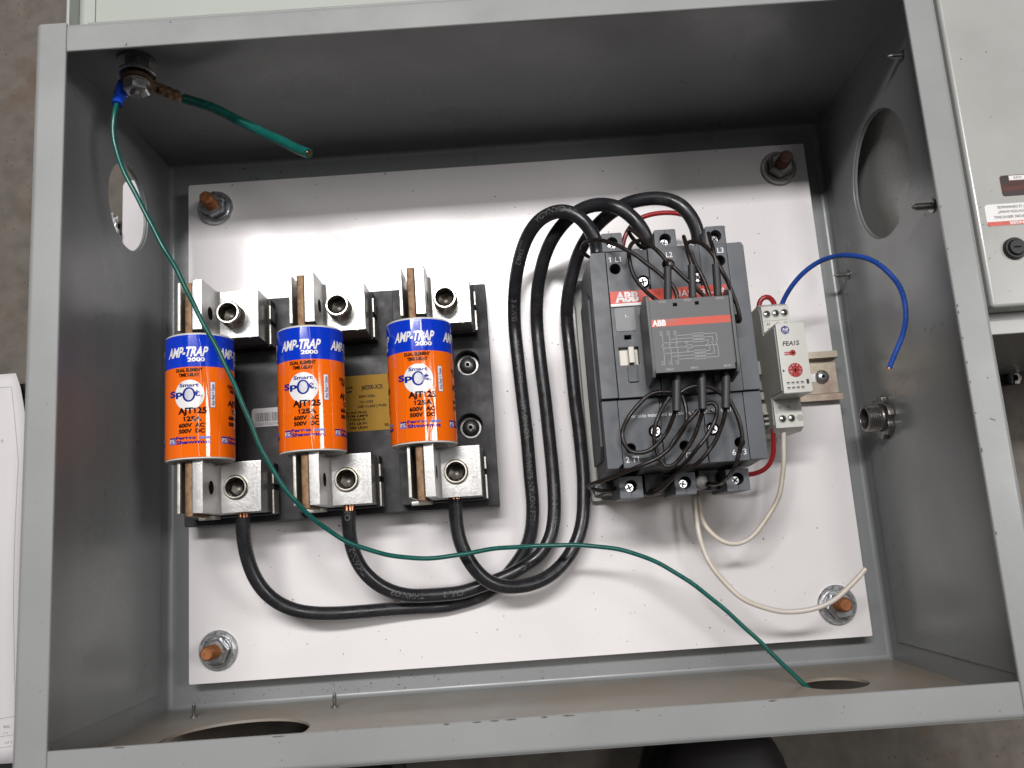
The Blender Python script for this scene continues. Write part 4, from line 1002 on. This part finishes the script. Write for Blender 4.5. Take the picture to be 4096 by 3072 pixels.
cable('cable_c', 'black power cable from the fuse beside the base screws, lying over the other cables', (), -38)

# ------------------------------------------------------------------ loose and control wires
def wire(name, key, r, m, label, extra=None, strands=0, seg=12, step=2.0):
    pts = WIRES[key] + (extra or [])
    t = thing(name, label, 'wire', pts[0])
    pth = wiggle(spline(pts, step), .35)
    obj('insulation', tube(pth, r, seg), m, t, smooth=60)
    if strands:
        b = nb(); e = pth[-1]; d = (pth[-1] - pth[-2]).normalized(); a = frame_axis(d)
        lathe(e, a, [(-.1, 0), (-.1, r * .66), (.25, r * .62), (.25, 0)], 14, b)
        obj('copper_core', b, 'copper', t)
    return t
gw = wire('ground_wire', 'green', 1.4, 'green_pvc', 'thin green ground wire with a blue ring terminal, trailing across the whole enclosure',
          [(166.3, -199.6, 70.5), (176, -209, 70.5), (190, -224, 66)], seg=14)
e0 = Vector(WIRES['green'][0]); e1 = Vector(WIRES['green'][1]); dv = (e0 - e1).normalized()
ax = frame_axis(dv)
obj('terminal_sleeve', lathe(e0 - dv * 5, ax, [(0, 1.5), (0, 3.1), (7.5, 3.3), (8.2, 4.0), (16.5, 4.1), (17, 3.4), (17, 1.5)], 20), 'blue_sleeve', gw)
BX, BZ = -211.5, 145.0
b = lathe((BX, 184.6, BZ), 'y', [(0, 4.2), (0, 7.4), (1.0, 7.4), (1.0, 4.2), (0, 4.2)], 28)
tube([e0 + dv * 11, Vector((BX - 6, 185.1, BZ + 1.2))], 1.7, 10, b)
obj('ring_terminal', b, 'tin_plate', gw)
gt = wire('ground_pigtail', 'green_thick', 3.0, 'green_pvc', 'short thick green ground wire with a crimped copper lug and cut end', strands=1, seg=18)
g0 = Vector(WIRES['green_thick'][0]); dl_ = (Vector((BX, 187, BZ)) - g0).normalized()
b = nb()
tube([g0 + dl_ * -1.5, g0 + dl_ * 2.0, g0 + dl_ * 6], 2.0, 10, b)
obj('copper_strands', b, 'copper', gt)
b = nb(); axl = frame_axis(dl_)
lathe(g0 + dl_ * 4, axl, [(0, 2.3), (0, 3.5), (2, 3.6), (2.6, 3.1), (4.6, 3.1), (5.2, 3.6), (7.2, 3.6), (7.8, 3.1), (9.6, 3.1), (10.2, 3.5), (12, 3.4), (13, 2.6)], 20, b)
lathe((BX, 186.0, BZ), 'y', [(0, 4.4), (0, 9.0), (1.8, 9.0), (1.8, 4.4), (0, 4.4)], 32, b)
m_ = g0 + dl_ * 14; tip = Vector((BX, 186.9, BZ)) - dl_ * 6
sd = dl_.cross(Vector((0, 1, 0))).normalized() * 4.2
q = [m_ + sd, m_ - sd, tip - sd * 1.3, tip + sd * 1.3]
lo = [b.verts.new(p + Vector((0, -.9, 0))) for p in q]; hi = [b.verts.new(p + Vector((0, .9, 0))) for p in q]
b.faces.new(lo); b.faces.new(hi[::-1])
for k in range(4): b.faces.new([lo[k], lo[(k + 1) % 4], hi[(k + 1) % 4], hi[k]])
obj('crimp_lug', b, 'tarnished_copper', gt, label='tarnished copper crimp lug')
wire('control_wire', 'blue', 1.6, 'blue_pvc', 'glossy blue control wire curling from the timer relay with a free end', strands=1)
wire('control_wire', 'white_a', 1.6, 'white_pvc', 'white control wire looping from the contactor back to the timer relay')
wire('control_wire', 'white_b', 1.65, 'white_pvc', 'white control wire with a free end crossing a plate stud', strands=1)
wire('control_wire', 'red_loop', 1.7, 'red_pvc', 'short red jumper loop at the head of the timer relay')
wire('control_wire', 'red_top', 1.7, 'red_pvc', 'red control wire running behind the looped black cables')
wire('control_wire', 'red_bottom', 1.6, 'red_pvc', 'red control wire at the foot of the timer relay')

# ------------------------------------------------------------------ ground bolt and conduit fitting
gb = thing('ground_bolt', 'hex ground bolt through the shaded upper wall holding the green wires', 'bolt', (BX, 199.5, BZ))
b = nb()
lathe((BX, 199.6, BZ), 'y', [(0, 4), (0, 11), (-1.4, 11), (-1.4, 4)], 36, b)
obj('washer', b, 'dull_zinc', gb)
b = lathe((BX, 198.1, BZ), 'y', [(0, 4), (0, 7.6), (-5.6, 7.6), (-6.4, 6.6), (-6.4, 4)], 6, phase=.4); obj('nut', b, 'zinc', gb, smooth=30)
b = lathe((BX, 191.6, BZ), 'y', [(0, 4), (0, 10.5), (-1.6, 10.5), (-2.0, 10), (-2.0, 4)], 36); obj('washer', b, 'zinc', gb)
b = lathe((BX, 184.4, BZ), 'y', [(0, 4), (0, 7.6), (-5.4, 7.6), (-6.2, 6.6), (-6.2, 4)], 6, phase=.1); obj('nut', b, 'zinc', gb, smooth=30)
b = lathe((BX, 199.5, BZ), 'y', [(0, 0), (0, 3.9)] + [(-2 - k * .7, 3.95 - (k % 2) * .35) for k in range(30)] + [(-23.5, 3.0), (-23.5, 0)], 20); obj('shank', b, 'dull_zinc', gb)

cf = thing('conduit_fitting', 'grey threaded conduit fitting with a lobed locknut on the side wall', 'conduit fitting', (248.4, -37.5, 50))
cy, cz = -37.5, 50.0
prof = [(0, 6.6), (-14, 6.6), (-14.5, 7.0), (-14.2, 8.6)]
for k in range(6): prof += [(-13.4 + k * 1.5, 9.2), (-12.7 + k * 1.5, 8.5)]
prof += [(-4, 9.0), (0, 9.0)]
obj('nipple', lathe((248.4, cy, cz), 'x', prof, 36), 'fitting_zinc', cf)
obj('bore', lathe((248.3, cy, cz), 'x', [(-1, 0), (-1, 6.7), (-1.4, 6.7), (-1.4, 0)], 24), 'black_void', cf)
out = []
for k in range(48):
    a = 2 * pi * k / 48; r = 14.6 if (k % 8) < 5 else 12.4
    out.append((cy + r * cos(a), cz + r * sin(a)))
obj('locknut', ext(out, 244.2, 248.3, 'x', [circ(cy, cz, 9.1, 32)], bev=0.5), 'fitting_zinc', cf)

# ------------------------------------------------------------------ neighbouring enclosure
ne = thing('neighbour_enclosure', 'second grey steel enclosure with warning labels and a black lock', 'enclosure', (410, 200, -1.7))
obj('body', box(262.5, 560, -6.8, 430, -1.7, 149, 1.5), 'panel_paint', ne)
obj('drip_lip', box(262.2, 560, -7.2, 1.0, 149.1, 152, 0.8), 'panel_paint', ne)
dd = obj('door', box(263.6, 560, 5.3, 426, 150, 165, 2.2, seg=3), 'panel_paint', ne)
np_ = obj('nameplate', ext(rrect(280.2, 340, 68.2, 80.3, 1.6, 4), 165.02, 165.35, 'z'), 'brown_label', ne, smooth=0, label='dark brown nameplate with a white number strip')
b = nb(); P = flat(165.4); quad(b, 280.9, 284.9, 75.5, 79.8, P); quad(b, 281, 330, 68.6, 70.6, P); obj('dark_print', b, 'black_label', np_, smooth=0)
b = nb(); quad(b, 285.2, 318, 77.2, 79.9, flat(165.42)); obj('number_strip', b, 'label_white', np_, smooth=0)
flip = lambda X, Y, z: (lambda u, v: Vector((X - (u - X), Y - (v - Y), z)))
b = nb(); text(b, '201', 292.6, 297.2, 79.4, 1.5, flip(292.6, 79.4, 165.46)); obj('number', b, 'ink', np_, smooth=0)
wlb = obj('warning_label', ext(rrect(268.8, 340, 51.2, 63.8, 1.8, 4), 165.02, 165.3, 'z'), 'label_white', ne, smooth=0, label='white and red warning label, upside down')
b = ext([(269.6, 51.3), (340, 51.3), (340, 53.7), (268.9, 53.7), (268.9, 52.2)], 165.31, 165.36, 'z'); obj('red_band', b, 'danger_red', wlb, smooth=0)
b = nb(); text(b, 'DANGER', 287.0, 299.6, 53.3, 1.5, flip(287.0, 53.3, 165.4), bold=.03)
for v in b.verts: v.co.x += 6.5
obj('danger_text', b, 'label_white', wlb, smooth=0)
b = nb()
for s_, xl, wd, yy in (('PLY BEFORE SERVICING.', 273.0, 23.0, 56.9), ('LIMENTATION AVANT', 275.8, 19.5, 59.9), ('N ET LE DÉPANNAGE.', 275.6, 18.6, 62.6)):
    xs = xl + wd; text(b, s_, xs, xs + wd, yy, 1.5, flip(xs, yy, 165.36), bold=.012)
obj('warning_text', b, 'ink', wlb, smooth=0)
lk = lathe((281.0, 37.5, 165.02), 'z', [(0, 6.2), (1.8, 6.1), (2.4, 5.6), (2.4, 4.6), (1.8, 4.4), (3.2, 4.2), (3.6, 3.8), (3.6, 0)], 36)
lo_ = obj('lock', lk, 'black_vinyl', ne, label='round black quarter turn lock')
obj('key_slot', box(279.0, 283.0, 37.1, 37.9, 168.5, 168.75), 'black_void', lo_, smooth=0)

# ------------------------------------------------------------------ things lying around on the floor
kc = thing('flat_case', 'flat black case lying under the printed sheet', 'case', (-480, -170, -1.8))
obj('shell', ext(rrect(-640, -330, -420, 34, 12, 6), -1.8, 18, 'z', bev=2.0), 'black_vinyl', kc)
obj('seam', ext(rrect(-640.6, -329.4, -420.6, 34.6, 12.5, 6), 7, 8.4, 'z'), 'shoe_sole', kc)
sh = thing('printed_sheet', 'white printed sheet of paper curling beside the enclosure', 'paper', (-450, -90, 19))
b = nb(); nx, ny = 16, 26; grid = []
def sheet(u, v):
    """u: 0 right edge .. 1 left, v: 0 far edge .. 1 near edge"""
    y = 40 - v * 262
    xr = -349.5 + 9.2 * min(1, v / .16) ** .7
    x = xr - u * 200
    z = 20.5 + 5.0 * sin(v * pi) ** 2 + 1.6 * sin(u * 5 + v * 3) + (4 * (1 - u) ** 6 * (1 - v) ** 4)
    return Vector((x, y, z))
for j in range(ny + 1): grid.append([b.verts.new(sheet(i / nx, j / ny)) for i in range(nx + 1)])
for j in range(ny):
    for i in range(nx): b.faces.new([grid[j][i], grid[j][i + 1], grid[j + 1][i + 1], grid[j + 1][i]])
top_ = list(b.faces)
so = obj('sheet', b, 'paper', sh, smooth=60)
md = so.modifiers.new('thickness', 'SOLIDIFY'); md.thickness = 0.0002; md.offset = -1
b = nb()
onp = lambda x, y: sheet(max(0, min(1, (-349.5 + 9.2 * min(1, max(0, (40 - y) / 262) / .16) ** .7 - x) / 200)), (40 - y) / 262) + Vector((0, 0, .25))
def pline(pts, w=.35):
    for (xa, ya), (xb, yb) in zip(pts, pts[1:]):
        n = max(2, int(sqrt((xa - xb)**2 + (ya - yb)**2) / 5))
        for k in range(n): line(b, xa + (xb - xa) * k / n, ya + (yb - ya) * k / n, xa + (xb - xa) * (k + 1) / n, ya + (yb - ya) * (k + 1) / n, w, onp)
pline([(-372, 31), (-352.6, 30.4), (-344.9, -24), (-344, -120), (-343, -207)])
pline([(-372, -195), (-343.4, -192.4)]); pline([(-372, -206.5), (-343, -204)]); pline([(-372, -213.5), (-343, -211)])
text(b, 'es', -351.2, -346.8, -199.5, 2.4, onp, bold=.02); text(b, 'rs', -351.0, -347.8, -203.4, 1.6, onp); text(b, 'of 1', -350.0, -345.3, -209.6, 1.7, onp)
text(b, '4', -358.4, -356.6, -9, 2.4, onp)
obj('print', b, 'faint_print', sh, smooth=0)
tag(obj('white_card', ext(rrect(-287, -254, 126, 192, 5, 5), -1.85, -.6, 'z', bev=.2), 'paper'), 'white card on the floor seen through the smaller side cut-out', 'card')
b = nb(); bmesh.ops.create_icosphere(b, subdivisions=4, radius=1)
for v in b.verts:
    k = 1 + .3 * sin(v.co.x * 9 + 1) * cos(v.co.y * 8) + .2 * sin(v.co.z * 13 + v.co.x * 5)
    v.co = Vector((-294 + v.co.x * 6.2 * k, 145 + v.co.y * 17 * k, 5.0 + v.co.z * 5.5 * k))
tag(obj('plastic_wrapper', b, 'clear_film', smooth=12), 'crumpled clear plastic wrapper beside the white card', 'wrapper')
fb = thing('floor_bolt', 'black bolt with nut lying on the floor below the second enclosure', 'bolt', (364, -4, -1.8))
obj('head', lathe((363, 2, -1.8), 'z', [(0, 0), (0, 7.5), (5, 7.5), (6, 6.5), (6, 0)], 6), 'black_vinyl', fb, smooth=30)
obj('shank', lathe((363, -1, 3.4), 'y', [(0, 0), (0, 3.2), (-13, 3.2), (-14, 2.6), (-14, 0)], 18), 'black_vinyl', fb)
obj('nut', lathe((368, -10, -1.8), 'z', [(0, 2.6), (0, 5), (4, 5), (4, 2.6)], 6), 'fitting_zinc', fb, smooth=30)
def shoe(x, y, ang, label):
    t = thing('work_shoe', label, 'shoe', (x, y, -1.8), 'shoes on the floor')
    def loft(secs, name, m):
        b = nb(); rings = []
        for yy, hw, z0, z1 in secs:
            rings.append([b.verts.new(Vector((x + hw * cos(2 * pi * k / 24), y + yy, z0 + (z1 - z0) * (.5 + .5 * (abs(sin(2 * pi * k / 24)) ** .75) * (1 if sin(2 * pi * k / 24) >= 0 else -1))))) for k in range(24)])
        for a, c in zip(rings, rings[1:]):
            for k in range(24): b.faces.new([a[k], a[(k + 1) % 24], c[(k + 1) % 24], c[k]])
        b.faces.new(rings[0]); b.faces.new(rings[-1][::-1])
        bmesh.ops.rotate(b, verts=b.verts, cent=Vector((x, y, 0)), matrix=Matrix.Rotation(radians(ang), 3, 'Z'))
        return obj(name, b, m, t, smooth=60)
    loft([(0, 8, 6, 14), (-4, 24, 2, 14), (-14, 38, -1.8, 15), (-40, 49, -1.8, 16), (-90, 50, -1.8, 16), (-150, 40, -1.8, 18), (-220, 38, -1.8, 22), (-275, 34, -1.8, 22), (-290, 16, 4, 20)], 'sole', 'shoe_sole')
    loft([(-4, 10, 14, 26), (-9, 26, 13, 42), (-22, 38, 13, 54), (-50, 46, 13, 62), (-95, 46, 14, 76), (-140, 40, 15, 100), (-190, 38, 17, 122), (-250, 37, 19, 128), (-278, 32, 20, 126), (-286, 16, 24, 120)], 'upper', 'black_leather')
    for k in range(4):
        yy = -100 - k * 18; b = tube([Vector((x - 16, y + yy, 80 + k * 11)), Vector((x, y + yy + 2, 84 + k * 11)), Vector((x + 16, y + yy, 80 + k * 11))], 2.2, 8)
        obj('lace', b, 'black_vinyl', t)
shoe(114, -220, 4, 'black work shoe on the bare floor beside the lower rim, farther from the paper')
shoe(-128, -214, -6, 'black work shoe on the floor beside the lower rim, nearer the paper')
